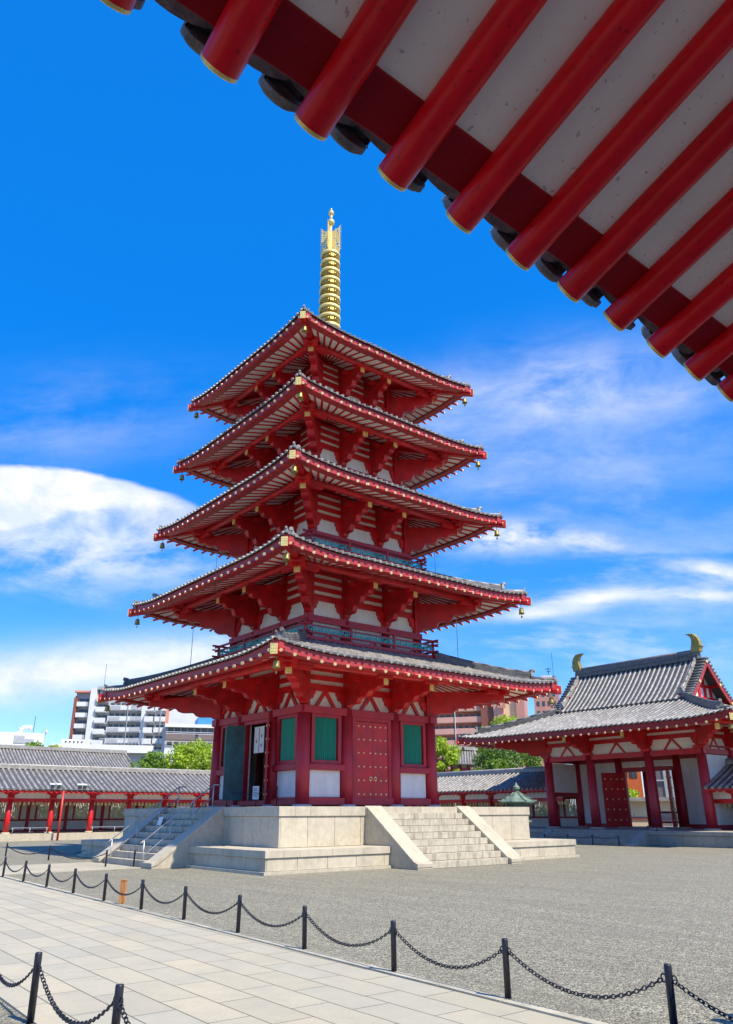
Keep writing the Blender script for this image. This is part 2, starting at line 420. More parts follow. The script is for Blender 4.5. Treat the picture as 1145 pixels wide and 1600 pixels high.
# ================================================================== STONE PLATFORM
plat = thing('stone_platform', 'two-tier pale stone platform with two staircases under the five-storey pagoda', 'platform', (0, 0, 0))
A, ZA, B, ZB = 7.02, 2.18, 8.46, .76
def tier(a, z0, z1, cop, base, npan, name):
    core = MB(); core.bx(-a+.03, a-.03, -a+.03, a-.03, z0, z1-cop+.001)
    t_ = MB()
    zb = z0+base; zt = z1-cop
    for sd in 'WNES':
        o, al = SIDES[sd]
        w = 2*a/npan
        for i in range(npan):
            u0 = -a+w*i+.007; u1 = -a+w*(i+1)-.007
            if i == npan-1: u1 = a-.065
            c = o*(a-.03)+al*((u0+u1)/2)+Vector((0, 0, (zb+zt)/2))
            t_.obox(c, o*.03, al*((u1-u0)/2), Vector((0, 0, (zt-zb)/2-.009)))
    p = obj(name, t_, STONE, plat, bevel=.006); core.cur = 0
    obj('core', core, CONCG, p)
    c_ = MB()
    for sd in 'WNES':
        o, al = SIDES[sd]; n = npan-1; w = 2*(a+.05)/n
        for i in range(n):
            u0 = -a-.05+w*i+.003; u1 = u0+w-.006
            if i == n-1: u1 -= .72
            c_.obox(o*(a+.05-.36)+al*((u0+u1)/2)+Vector((0, 0, z1-cop/2)), o*.36, al*((u1-u0)/2), Vector((0, 0, cop/2)))
    obj('coping', c_, STONE, p, bevel=.008)
    if base:
        b_ = MB()
        for sd in 'WNES':
            o, al = SIDES[sd]; n = 8; w = 2*(a+.12)/n
            for i in range(n):
                u0 = -a-.12+w*i+.003; u1 = u0+w-.006
                if i == n-1: u1 -= .3
                b_.obox(o*(a+.12-.15)+al*((u0+u1)/2)+Vector((0, 0, z0+base/2)), o*.15, al*((u1-u0)/2), Vector((0, 0, base/2)))
        obj('plinth', b_, STONE, p, bevel=.006)
    f_ = MB(); f_.bx(-a+.6, a-.6, -a+.6, a-.6, z1-.2, z1-.004)
    obj('paving', f_, STONE, p)
tier(B, 0, ZB, .24, .10, 13, 'lower_tier')
tier(A, ZB, ZA, .34, 0, 11, 'upper_tier')
def stair(sd):
    o, al = SIDES[sd]; n = 9; run = 2.78; hw = 2.2
    st = MB(); rz = ZA/n; tr = run/(n-1)
    for i in range(n-1):
        zt = ZA-rz*(i+1); d1 = A+tr*(i+1)
        k = random.choice((2, 3, 3)); us = [-hw]+sorted(-hw+2*hw*(q/k)+random.uniform(-.35, .35) for q in range(1, k))+[hw]
        for q in range(k):
            u0, u1 = us[q]+.003, us[q+1]-.003
            st.obox(o*(d1-tr/2-.10)+al*((u0+u1)/2)+Vector((0, 0, zt-rz/2)), o*(tr/2+.10), al*((u1-u0)/2), Vector((0, 0, rz/2-.006)))
    body = MB()
    for i in range(n-1):
        zt = ZA-rz*(i+1)-rz; d1 = A+tr*(i+1)-.05
        if zt > .05: body.obox(o*((A+d1)/2)+al*0+Vector((0, 0, zt/2)), o*((d1-A)/2), al*(hw-.01), Vector((0, 0, zt/2)))
    s = obj('staircase', st, STEPSTONE, plat, bevel=.008)
    obj('stair_core', body, CONCG, s)
    for sg in (-1, 1):
        ck = MB(); uo = sg*(hw+.375)
        prof = [(A-.05, 0), (A+run+.18, 0), (A+run+.18, .20), (A+run-.02, .26), (A+.02, ZA+.02), (A-.05, ZA+.02)]
        ck.prism(prof, al*uo, o, (0, 0, 1), .75)
        obj('cheek_stone', ck, STONE, s, bevel=.012)
        cap = MB()
        prof = [(A+run+.2, .205), (A+run-.01, .275), (A+.02, ZA+.035), (A+.02, ZA-.09), (A+run-.05, .14), (A+run+.2, .07)]
        cap.prism(prof, al*uo, o, (0, 0, 1), .80)
        obj('cheek_cap', cap, STONE, s, bevel=.012)
stair('W'); stair('N')

# handrails on the north staircase
for sx, lb in ((-1.6, 'steel handrail on the near side of the left shaded staircase'), (1.6, 'steel handrail on the far side of the left shaded staircase')):
    h = thing('handrail', lb, 'handrail', (sx, 8.4, 0), 'steel handrails on the shaded staircase')
    y0, y1 = 9.75, 6.85
    z0, z1 = .1, ZA
    t_ = MB()
    t_.pathtube([(sx, y0+.15, .86), (sx, y0, .96), (sx, y1, 3.08), (sx, y1-.35, 3.08)], .024, 8); obj('top_rail', t_, STEEL, h)
    t_ = MB(); t_.pathtube([(sx, y0, .40), (sx, y1, 2.60)], .024, 8); obj('lower_rail', t_, STEEL, h)
    for f in (0, .37, .7, 1):
        t_ = MB(); yy = y0+(y1-y0)*f; zb = .0 if f == 0 else max(0, ZA*(1-(yy-7.02)/2.78)-.25)
        t_.tube((sx, yy, zb), (sx, yy, .95+(3.08-.96)*f), .028, n=8); obj('post', t_, STEEL, h)

# ================================================================== PAGODA
pag = thing('pagoda', 'tall five-storey vermilion pagoda with grey tiled roofs and a golden spire', 'pagoda', (0, 0, ZA))
TIP = [7.38, 11.98, 16.36, 20.55, 24.66]
AA = [8.42, 7.62, 6.92, 6.37, 5.98]
CW = [3.79, 3.45, 3.12, 2.80, 2.50]
PP = [6.40, 5.60, 5.05, 4.60, 4.28]
NR = [27, 26, 25, 23, 22]
BASE = [ZA, 9.32, 13.78, 18.05, 22.15]
SL = .28
allraf = []
def column(m_, x, y, z0, z1, r):
    m_.lathe([(r, z0), (r*1.03, z0+(z1-z0)*.35), (r*.9, z1)], (x, y, 0), 18)
for k in range(5):
    a, c, p, zr, base = AA[k], CW[k], PP[k], TIP[k], BASE[k]
    lift = .30
    ztop = (BASE[k+1]-.02) if k < 4 else zr+3.6
    binner = (CW[k+1]+.62) if k < 4 else .75
    roof = HipRoof(0, 0, a, a, a-binner, zr+.42, ztop, lift, 3.4, .22)
    tm, cm = MB(), MB()
    for sd in 'WNES': roof.tiles(tm, sd, .34, .074, .42)
    rf = obj('tiled_roof', tm, [TILE, TILEPAN], pag)
    # hip ridges
    for s1, s2 in (('W', 1), ('W', -1), ('E', 1), ('E', -1)):
        pts = []; H = a; w = a-binner
        for j in range(7):
            v = w*(1-j/6*(1-.95/w)); pts.append(roof.P(s1, s2*(a-v), v))
        hm = MB(); hip_ridge(hm, pts, .28, .30, .85)
        v = .14; q = roof.P(s1, s2*(a-v), v); d = Vector((q.x, q.y, 0)).normalized()
        v2 = .95; hm.tube(roof.P(s1, s2*(a-v2), v2)+Vector((0, 0, .06)), q+Vector((0, 0, .08)), .10, .10, 10)
        onigawara(hm, q-Vector((0, 0, .02)), d, .45)
        obj('hip_ridge', hm, TILEDARK if k < 1 else TILE, rf)
    mbs = {'soffit': MB(), 'fascia': MB()}; rl = []
    for sd in 'WNES': eave_set(roof, sd, zr, SL, NR[k], .062, a-c, c*.62, mbs, rl, .3)
    obj('soffit', mbs['soffit'], SOFFIT, rf); obj('fascia', mbs['fascia'], FASCIA, rf, bevel=.01)
    allraf += [(k, rf)+r_ for r_ in rl]
    # hip rafters with gilt plates
    for sx in (-1, 1):
        for sy in (-1, 1):
            hm = MB(); dg = Vector((sx, sy, 0)).normalized()
            p0 = Vector((sx*(a+.06), sy*(a+.06), zr+lift-.05)); p1 = Vector((sx*c, sy*c, zr+SL*(a-c)-.05))
            hm.beam(p0, p1, .24, .40); hb = obj('hip_rafter', hm, RED, rf, bevel=.01)
            obj('gilt_plate', plate_mb(p0+dg*.015, dg, .27, .40), [GOLD, DARKGOLD], hb)
    # purlins
    zp = zr+SL*(a-p)-.088-.14
    for sd in 'WNES':
        o, al = SIDES[sd]; t_ = MB(); ext = .45
        t_.tube(o*p-al*(p+ext)+Vector((0, 0, zp)), o*p+al*(p+ext)+Vector((0, 0, zp)), .145, .145, 12)
        obj('purlin', t_, RED, pag)
    # wall levels
    zc = zr-(.98 if k == 0 else 1.34)       # top of the tie beam, bottom of the bell panels
    zp0 = zr-(.26 if k == 0 else .54)      # top of the bell panels
    zt = zr+SL*(a-c)-.05
    wm = MB(); wm.bx(-c+.12, c-.12, -c+.12, c-.12, base if k else ZA+.02, zt)
    if k == 0:   # hollow: open doorway in the north wall
        wm = MB()
        wm.bx(-c+.12, -c+.2, -c+.12, c-.12, ZA+.2, zt); wm.bx(c-.2, c-.12, -c+.12, c-.12, ZA+.2, zt)
        wm.bx(-c+.2, c-.2, -c+.12, -c+.2, ZA+.2, zt)
        wm.bx(-c+.2, -.95, c-.2, c-.12, ZA+.2, zt); wm.bx(.95, c-.2, c-.2, c-.12, ZA+.2, zt)
        wm.bx(-.95, .95, c-.2, c-.12, ZA+3.85, zt)
        wall = obj('wall', wm, WHITE, pag)
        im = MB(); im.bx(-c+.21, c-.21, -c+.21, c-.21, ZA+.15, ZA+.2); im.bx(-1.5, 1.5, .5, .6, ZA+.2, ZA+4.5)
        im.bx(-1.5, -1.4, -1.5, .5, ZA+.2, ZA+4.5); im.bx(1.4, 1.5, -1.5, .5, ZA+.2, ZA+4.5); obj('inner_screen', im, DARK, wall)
    else: wall = obj('wall', wm, WHITE, pag)
    cy = c*.37
    # columns and beams
    colr = .30 if k == 0 else .22
    for sx in (-c, -cy, cy, c):
        for sy in (-c, -cy, cy, c):
            if abs(sx) < c and abs(sy) < c: continue
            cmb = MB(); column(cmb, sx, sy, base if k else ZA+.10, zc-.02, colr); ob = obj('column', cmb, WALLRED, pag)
            if k == 0:
                sb = MB(); sb.lathe([(.46, ZA-.01), (.46, ZA+.05), (.36, ZA+.12)], (sx, sy, 0), 20); obj('base_stone', sb, CONCG, ob)
    for sd in 'WNES':
        o, al = SIDES[sd]
        bm = MB()
        if k == 0: bm.obox(o*c+Vector((0, 0, zc-.15)), o*.22, al*(c+.34+(.002 if sd in 'WE' else 0)), Vector((0, 0, .16+(.002 if sd in 'WE' else 0))))
        else: bm.obox(o*(c+.02)+Vector((0, 0, zc-.12)), o*.16, al*(c+.2+(.002 if sd in 'WE' else 0)), Vector((0, 0, .13)))
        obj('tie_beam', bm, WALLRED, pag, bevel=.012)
        # horizontal beams above, leaving white strips
        top = zt-.02
        levels = [(zp0, zp0+.30)]
        z = zp0+.30
        while z+.2 < top: levels.append((z+.19, min(top, z+.19+.22))); z += .41
        hb = MB()
        for z0, z1 in levels: hb.obox(o*(c-.12)+Vector((0, 0, (z0+z1)/2)), o*.10, al*(c+.06+(.003 if sd in 'WE' else 0)), Vector((0, 0, (z1-z0)/2)))
        obj('wall_beam', hb, RED, pag, bevel=.008)
        # posts + wall brackets (bell panels between)
        for u in (-c, -cy, cy, c):
            pm = MB()
            pm.obox(o*(c-.07+(.001 if sd in 'WE' else 0))+al*u+Vector((0, 0, (zc+top)/2)), o*.15, al*.13, Vector((0, 0, (top-zc)/2)))
            w = min(.62, cy*.42)
            for sg in (-1, 1):
                if abs(u) == c and sg*u > 0: continue
                h_ = zp0-zc
                pm.prism([(sg*x_, z_) for x_, z_ in bell_panel_arm(h_, w)], o*(c-.05+(.002 if sg > 0 else 0))+al*u+Vector((0, 0, zc)), al, (0, 0, 1), .18)
            obj('wall_bracket', pm, RED, pag, bevel=.008)
        if k == 0:
            for u in (-(c+cy)/2, 0, (c+cy)/2):
                vm = MB(); h_ = zp0-zc
                for sg in (-1, 1): vm.beam(o*(c-.06)+al*(u+sg*.52)+Vector((0, 0, zc+.01)), o*(c-.06-.004*sg)+al*(u+sg*.02)+Vector((0, 0, zp0-.02)), .10, .15)
                obj('strut', vm, RED, pag)
        # projecting cloud brackets with gilt nose plates
        for u in (-cy, cy):
            am = MB(); L = p+.12-c
            am.prism(cloud_arm(L, .62, -.9 if k == 0 else -1.2, .16, -.17), o*c+al*u+Vector((0, 0, zp-.35)), o, (0, 0, 1), .30)
            am.obox(o*p+al*u+Vector((0, 0, zp-.18)), o*.16, al*.42, Vector((0, 0, .06)))
            am.obox(o*(c+(p-c)*.45)+al*u+Vector((0, 0, zp-.1)), o*.13, al*.5, Vector((0, 0, .10)))
            ar = obj('cloud_bracket', am, RED, pag, bevel=.012)
            obj('gilt_plate', plate_mb(o*(c+L+.014)+al*u+Vector((0, 0, zp-.36)), o, .24, .30), [GOLD, DARKGOLD], ar)
    for sx in (-1, 1):
        for sy in (-1, 1):
            dg = Vector((sx, sy, 0)).normalized(); L = (p+.06-c)*math.sqrt(2); am = MB()
            am.prism(cloud_arm(L, .30, -.9 if k == 0 else -1.2, .16, -.20), Vector((sx*c, sy*c, zp-.35)), dg, (0, 0, 1), .36)
            am.obox(Vector((sx*p, sy*p, zp+.22)), dg*.22, dg.cross(Vector((0, 0, 1)))*.3, Vector((0, 0, .14)))
            for dd in (Vector((sx, 0, 0)), Vector((0, sy, 0))):
                am.obox(Vector((sx*p, sy*p, zp-.20))-dd*.35, dd*.75, dd.cross(Vector((0, 0, 1)))*.13, Vector((0, 0, .09)))
            ar = obj('cloud_bracket', am, RED, pag, bevel=.012)
            obj('gilt_plate', plate_mb(Vector((sx*c, sy*c, zp-.355))+dg*(L+.014), dg, .27, .36), [GOLD, DARKGOLD], ar)
    # railing round the upper storeys
    if 0 < k:
        hw = c+.56; z0 = base
        lat = MB(); wl = MB()
        wl.bx(-hw-.02, hw+.02, -hw-.02, hw+.02, z0-.12, z0+.03); ra = obj('railing', wl, WALLRED, pag)
        HT = .93 if k < 3 else .66
        for sd in 'WNES':
            o, al = SIDES[sd]; e = .001 if sd in 'WE' else 0
            ext = hw+.38
            for z, s_ in ((HT, .05), (HT*.76, .04), (HT*.40, .045), (.11, .08)):
                if k >= 3 and z not in (HT, .11): continue
                rm = MB(); rm.obox(o*hw+Vector((0, 0, z0+z+e*8)), o*s_, al*(ext if z > .2 else hw+.25), Vector((0, 0, s_*.9))); obj('rail', rm, WALLRED, ra, bevel=.006)
            nseg = 3
            for i in range(nseg+1):
                u = -hw+2*hw*i/nseg; pm = MB(); pm.obox(o*(hw+e)+al*u+Vector((0, 0, z0+HT*.5)), o*.055, al*.055, Vector((0, 0, HT*.5)))
                if i > 0: obj('baluster', pm, WALLRED, ra)
                if i < nseg:
                    um = u+hw/nseg; pm = MB()
                    for sg in (-1, 1): pm.beam(o*(hw+.002*sg)+al*(um+sg*.24)+Vector((0, 0, z0+.2)), o*hw+al*(um+sg*.02)+Vector((0, 0, z0+HT*.38)), .09, .07)
                    obj('strut', pm, WALLRED, ra)
            if k < 3:
                zl, zh = z0+HT*.43, z0+HT*.73; hh = zh-zl; tck = .016
                n = int(2*hw/.40); st = 2*hw/n
                for i in range(n):
                    u = -hw+st*i
                    def bar(u0, u1, za, zb): lat.obox(o*hw+al*(u+(u0+u1)/2*st)+Vector((0, 0, zl+(za+zb)/2*hh)), o*.015, al*((u1-u0)/2*st), Vector((0, 0, (zb-za)/2*hh)))
                    bar(0, .62, .86, 1); bar(.48, .62, .30, .86); bar(.2, .48, .30, .44); bar(.06, .2, 0, .66)
                    bar(.2, .94, 0, .14); bar(.80, .94, .14, .66); bar(.70, .80, .52, .66); bar(.74, 1, .86, 1)
        if k < 3: obj('lattice_panel', lat, TEAL, ra)

allraf.sort(key=lambda r_: (r_[2] not in 'WN', (r_[3]-CAM).length))
rest = MB()
for i, (k, rf, sd, p0, p1, rr) in enumerate(allraf):
    m_ = rafter_mb(p0, p1, rr)
    if i < 100: obj('rafter', m_, [RED, PALEGOLD], rf)
    else:
        o_ = len(rest.v); rest.v += m_.v
        for f_, mi_, s_ in zip(m_.f, m_.mi, m_.sm): rest.f.append(tuple(o_+q for q in f_)); rest.mi.append(mi_); rest.sm.append(s_)
obj('rafter', rest, [RED, PALEGOLD], pag, kind='stuff')

# ---- ground-storey doors and windows
def window(sd, u, w=1.30, z0=4.12, z1=5.96):
    o, al = SIDES[sd]; c = CW[0]; fr = MB()
    for sg in (-1, 1): fr.obox(o*(c-.02)+al*(u+sg*(w/2+.09))+Vector((0, 0, (z0+z1)/2)), o*.12, al*.09, Vector((0, 0, (z1-z0)/2+.14)))
    fr.obox(o*(c-.02)+al*u+Vector((0, 0, z1+.08)), o*.115, al*(w/2+.001), Vector((0, 0, .08)))
    fr.obox(o*(c-.02)+al*u+Vector((0, 0, z0-.08)), o*.115, al*(w/2+.001), Vector((0, 0, .08)))
    f = obj('window', fr, WALLRED, pag, bevel=.008)
    pk = MB(); pk.obox(o*(c-.10)+al*u+Vector((0, 0, (z0+z1)/2)), o*.01, al*(w/2), Vector((0, 0, (z1-z0)/2)))
    pn = MB(); n = 13
    for i in range(n):
        q = o*(c-.06)+al*(u-w/2+w*(i+.5)/n); h = (z1-z0)/2; s2 = w/n*.44
        pn.obox(q+Vector((0, 0, (z0+z1)/2)), (o+al)*(s2*.52), (o-al)*(s2*.52), Vector((0, 0, h)))
    obj('lattice', pn, GREENL, f); obj('shutter_back', pk, GREENB, f)
    sl = MB(); sl.obox(o*(c+.03)+al*u+Vector((0, 0, z0-.29)), o*.17, al*(w/2+.42), Vector((0, 0, .125))); obj('sill', sl, WALLRED, f, bevel=.01)
    wp = MB(); wp.obox(o*(c-.08)+al*u+Vector((0, 0, (z0-.42+ZA+.42)/2)), o*.05, al*(w/2+.2), Vector((0, 0, (z0-.42-ZA-.42)/2))); obj('lower_panel', wp, WHITE, f)
c0 = CW[0]; cy0 = c0*.37
for sd in 'WNES':
    o, al = SIDES[sd]
    for u in (-(c0+cy0)/2, (c0+cy0)/2): window(sd, u)
    bm = MB()
    for s_ in ((-1, 1) if sd == 'N' else (0,)):
        bm.obox(o*(c0+.02)+al*(s_*(c0+cy0)/2)+Vector((0, 0, ZA+.24)), o*.17, al*((c0-cy0)/2-.1 if s_ else c0-.2), Vector((0, 0, .15)))
    if sd == 'N': bm.obox(o*(c0+.02)+Vector((0, 0, ZA+.20)), o*.19, al*(cy0-.1), Vector((0, 0, .11)))
    obj('ground_sill', bm, WALLRED, pag, bevel=.01)
    # red infill strips beside the windows
    im = MB()
    for u in (-(c0+cy0)/2, (c0+cy0)/2):
        for sg in (-1, 1): im.obox(o*(c0-.09)+al*(u+sg*.98)+Vector((0, 0, ZA+2.3)), o*.03, al*.13, Vector((0, 0, 1.9)))
    obj('infill_board', im, RED, pag)
    jm = MB()
    for sg in (-1, 1): jm.obox(o*(c0+.0)+al*(sg*1.04)+Vector((0, 0, ZA+.31+1.82)), o*.13, al*.10, Vector((0, 0, 1.82)))
    jm.obox(o*c0+Vector((0, 0, ZA+3.84)), o*.128, al*.94, Vector((0, 0, .10)))
    df = obj('door_frame', jm, WALLRED, pag, bevel=.01)
    def leaf(hx, ang, w, matf, studs, sgn):
        """door leaf hinged at hx along the wall, swung out by ang"""
        h0 = o*(c0+.05)+al*hx; d = (al*sgn*math.cos(ang)+o*math.sin(ang)).normalized(); nn = Vector((0, 0, 1)).cross(d)
        if nn.dot(o) < 0 and ang < pi/2: nn = -nn
        z0, z1 = ZA+.33, ZA+3.72
        lm = MB(); lm.obox(h0+d*(w/2)+Vector((0, 0, (z0+z1)/2)), d*(w/2-.004), nn*.045, Vector((0, 0, (z1-z0)/2)))
        lf = obj('door_leaf', lm, matf, pag, bevel=.006)
        out = nn if ang == 0 else (-d.cross(Vector((0, 0, 1))))*(1 if sgn > 0 else -1)
        sface = nn if ang == 0 else out
        if sd in 'WN' and matf is RED:
            for r_ in range(6):
                for q in range(3):
                    sm = MB(); pc = h0+d*(w*(q+.5)/3)+Vector((0, 0, z0+.22+(z1-z0-.42)*r_/5))
                    for g_ in ((1,) if ang == 0 else (1, -1)): sm.tube(pc+sface*.02*g_, pc+sface*.09*g_, .046, .03, 10)
                    obj('stud', sm, PALEGOLD, lf)
        if ang == 0:
            rg = MB(); pc = h0+d*(w-.13)+Vector((0, 0, z0+.95)); 
            for q in range(12):
                a0, a1 = 2*pi*q/12, 2*pi*(q+1)/12
                rg.tube(pc+nn*.07+d*(.08*math.cos(a0))+Vector((0, 0, .08*math.sin(a0)-.06)), pc+nn*.07+d*(.08*math.cos(a1))+Vector((0, 0, .08*math.sin(a1)-.06)), .016, n=6)
            rg.tube(pc+nn*.04, pc+nn*.1, .05, .03, 10)
            obj('ring_handle', rg, PALEGOLD, lf)
        return lf
    if sd == 'N':
        l1 = leaf(.98, R(112), .98, MURAL, True, -1); l1['label'] = 'open door leaf with a dark green mural'
        leaf(-.98, R(146), .98, RED, True, 1)
        lin = MB(); lin.obox(o*(c0-.05)+al*(-.05)+Vector((0, 0, ZA+3.60)), o*.012, al*.45, Vector((0, 0, .02))); 
        for q in range(2): lin.obox(o*(c0-.05+.01*q)+al*(-.27+.44*q)+Vector((0, 0, ZA+3.0)), o*.006, al*.20, Vector((0, 0, .58)))
        cu = obj('door_curtain', lin, CLOTH, pag, label='white door curtain with small dark crests')
        ins = MB()
        for q, zz in ((1, 2.95), (0, 3.18), (0, 2.75)):
            pc = o*(c0-.03)+al*(-.27+.44*q)+Vector((0, 0, ZA+zz)); ins.obox(pc, o*.004, al*.05, Vector((0, 0, .02))); ins.obox(pc+Vector((0, 0, .05)), o*.004, al*.03, Vector((0, 0, .02))); ins.obox(pc-Vector((0, 0, .05)), o*.004, al*.03, Vector((0, 0, .02)))
        obj('crest', ins, INK, cu)
    else:
        leaf(-.94, 0, .94, RED, True, 1); leaf(.94, 0, .94, RED, True, -1)

# ---- golden spire
spire = MB()
spire.tube((0, 0, 28.0), (0, 0, 38.5), .11, .07, 12)
spire.bx(-.6, .6, -.6, .6, 28.0, 28.9)
spire.lathe([(.64, 28.9), (.68, 29.05), (.55, 29.5), (.2, 29.75)], n=20)
so = obj('spire', spire, GOLD, pag)
for i in range(9):
    z = 29.85+.70*i; r_ = .70-.010*i
    rm = MB(); 
    rm.lathe([(r_-.06, z+.04), (r_, z+.04), (r_+.012, z+.14), (r_, z+.25), (r_-.06, z+.25)], n=32)
    rg = obj('ring', rm, GOLD, so)
    sm = MB()
    for q in range(8):
        an = 2*pi*q/8; d = Vector((math.cos(an), math.sin(an), 0))
        sm.beam(d*.1+Vector((0, 0, z+.06)), d*(r_-.06)+Vector((0, 0, z+.06)), .07, .05)
        sm.tube(d*(r_-.1)+Vector((0, 0, z)), d*(r_-.1)+Vector((0, 0, z-.20)), .05, .075, 8)
        an2 = an+pi/8; d2 = Vector((math.cos(an2), math.sin(an2), 0))
        sm.obox(d2*(r_-.07)+Vector((0, 0, z-.12)), d2*.02, d2.cross(Vector((0, 0, 1)))*.11, Vector((0, 0, .09)))
    obj('ring_bell', sm, DARKGOLD, rg)
# flame blades
for q in range(4):
    an = q*pi/2+.62; d = Vector((math.cos(an), math.sin(an), 0)); fm = MB()
    n1, n2 = 5, 13
    for i in range(n1):
        for j in range(n2):
            x_ = .10+.52*(i+.5)/n1; z_ = 35.75+1.95*(j+.5)/n2+.55*(x_-.3)*(1 if j > 3 else .7)
            if (i*2+j) % 7 == 3: continue
            s_ = .078
            pts = [(x_-s_, z_), (x_-.015, z_-.06), (x_+s_, z_-.02), (x_+.03, z_+.07), (x_-.02, z_+.09)]
            fm.prism(pts, (0, 0, 0), d, (0, 0, 1), .03)
    for j in range(12):
        z_ = 36.0+1.9*j/11
        fm.prism([(.58, z_-.06), (.73, z_+.12), (.60, z_+.06)], (0, 0, 0), d, (0, 0, 1), .03)
    fm.beam(d*.10+Vector((0, 0, 35.65)), d*.6+Vector((0, 0, 35.9)), .03, .05); fm.beam(d*.6+Vector((0, 0, 35.9)), d*.6+Vector((0, 0, 37.9)), .03, .035); fm.beam(d*.33+Vector((0, 0, 35.75)), d*.33+Vector((0, 0, 37.8)), .03, .03)
    obj('flame_blade', fm, GOLD, so)
for z, r_ in ((38.38, .24), (39.15, .19)):
    bm = MB(); bm.lathe([(.02, z-r_)]+[(r_*math.cos(t), z+r_*math.sin(t)) for t in [R(x_) for x_ in range(-75, 90, 15)]]+[(.02, z+r_*1.05)], n=18); obj('jewel_ball', bm, GOLD, so)
bm = MB(); bm.tube((0, 0, 38.6), (0, 0, 39.0), .09, .09, 10); bm.lathe([(.06, 39.4), (.09, 39.46), (.01, 39.6)], n=10); obj('finial', bm, GOLD, so)

# ---- wind bells hanging from the eave corners
def bell_parts(t_, c):
    c = Vector(c); b = MB()
    b.lathe([(.04, -.20), (.10, -.22), (.115, -.30), (.125, -.42), (.155, -.50), (.14, -.50), (.05, -.30)], c, 14); obj('bell_body', b, BELLM, t_)
    b = MB(); b.tube(c, c-Vector((0, 0, .22)), .014, n=6); obj('hanger', b, BELLM, t_)
    b = MB(); b.tube(c-Vector((0, 0, .45)), c-Vector((0, 0, .62)), .012, n=6); b.obox(c-Vector((0, 0, .66)), (.05, 0, 0), (0, .006, 0), (0, 0, .05)); obj('clapper', b, BELLM, t_)
SN = ['lowest', 'second-lowest', 'middle', 'second-highest', 'topmost']
proto = None
for k in range(5):
    for (sx, sy, nm) in ((-1, 1, 'near'), (1, 1, 'left'), (-1, -1, 'right')):
        a = AA[k]-.30
        loc = Vector((sx*a, sy*a, TIP[k]+.30-.24+.05))
        lb = 'small bronze wind bell hanging from the %s corner of the %s pagoda roof' % (nm, SN[k])
        if proto is None:
            proto = thing('wind_bell', lb, 'bell', loc, 'wind bells under the pagoda roof corners'); bell_parts(proto, loc)
        else: copytree(proto, loc, lb)
# thin conductor wires between roofs
for (px, pa, pb, D) in ((303, 975, 1045, 33.4), (712, 965, 1032, 34.0), (340, 862, 915, 34), (678, 858, 895, 35)):
    p = at(px, pa, D); q = Vector((p.x, p.y, p.z-2.0)); wmb = MB(); wmb.tube(p, q, .012, n=6); obj('conductor_wire', wmb, IRON, pag)

# barrier posts with rope and sign on the platform
def postset(x, y, lb):
    t_ = thing('barrier_post', lb, 'post', (x, y, ZA), 'black barrier posts on the platform')
    b = MB(); b.tube((x, y, ZA), (x, y, ZA+.85), .022, n=8); obj('pole', b, IRON, t_)
    b = MB(); b.lathe([(.14, ZA), (.13, ZA+.02), (.03, ZA+.03)], (x, y, 0), 14); obj('base', b, IRON, t_)
    return t_
postset(-2.85, 4.45, 'black barrier post right of the open pagoda doorway, near the bright corner'); postset(1.43, 4.45, 'black barrier post left of the green mural door leaf')
def catenary(a, b, sag, n=16):
    a, b = Vector(a), Vector(b); return [a+(b-a)*(i/n)-Vector((0, 0, sag*4*(i/n)*(1-i/n))) for i in range(n+1)]
b = MB(); b.pathtube(catenary((-2.85, 4.45, ZA+.8), (1.43, 4.45, ZA+.78), .22), .014, 6); obj('barrier_rope', b, IRON, loc=(0, 0, 0), label='black rope strung across the open doorway of the pagoda', cat='rope')
st = thing('notice_stand', 'small white notice on a black stand before the pagoda doorway', 'sign', (-1.15, 4.45, ZA))
b = MB(); b.tube((-1.15, 4.45, ZA), (-1.15, 4.45, ZA+.5), .02, n=8); b.lathe([(.13, ZA), (.12, ZA+.02), (.03, ZA+.03)], (-1.15, 4.45, 0), 12); obj('stand', b, IRON, st)
b = MB(); b.obox((-1.15, 4.47, ZA+.62), (.16, .06, 0), (-.006, .012, 0), (0, 0, .28)); obj('board', b, CLOTH, st)
b = MB()
for q in range(5): b.obox((-1.14, 4.49, ZA+.80-.08*q), (.10, .0375, 0), (-.004, .011, 0), (0, 0, .012))
obj('lettering', b, INK, st)
st = thing('notice_stand', 'small white notice standing on the steps of the left shaded staircase', 'sign', (1.0, 7.9, 1.2))
zs = 1.21
b = MB(); b.beam((1.0, 7.95, zs), (1.0, 7.75, zs+.5), .03, .03); obj('stand', b, IRON, st)
b = MB(); b.obox((1.0, 7.97, zs+.30), (.20, 0, 0), (0, .008, .003), (0, -.09, .30)); obj('board', b, CLOTH, st)
b = MB()
for q in range(4): b.obox((1.0, 7.965-.04*(q-1.5)*-1, zs+.30+.10*(1.5-q)*1+.0), (.12, 0, 0), (0, .012, .004), (0, -.006, .018))
obj('lettering', b, INK, st)
# ================================================================== SOUTH GATE
GX, GY, GZ = .28, -29.7, .85
gpl = thing('gate_platform', 'low grey stone platform with steps under the temple gate on the right', 'platform', (GX, GY, 0))
b = MB(); b.bx(GX-13, GX+10.6, GY-6.9, GY+7.25, 0, GZ-.22); 
pb = obj('base_wall', b, CONCG, gpl)
b = MB()
n = 20
for i in range(n):
    x0 = GX-13+23.6*i/n+.004; x1 = GX-13+23.6*(i+1)/n-.004
    b.bx(x0, x1, GY+7.252, GY+7.31, .02, GZ-.25)
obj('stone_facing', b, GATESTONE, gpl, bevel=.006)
b = MB()
n = 12
for i in range(n):
    x0 = GX-13.05+23.7*i/n+.004; x1 = GX-13.05+23.7*(i+1)/n-.004
    b.bx(x0, x1, GY-6.95, GY+7.36, GZ-.22, GZ)
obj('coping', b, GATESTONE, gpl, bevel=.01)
b = MB()
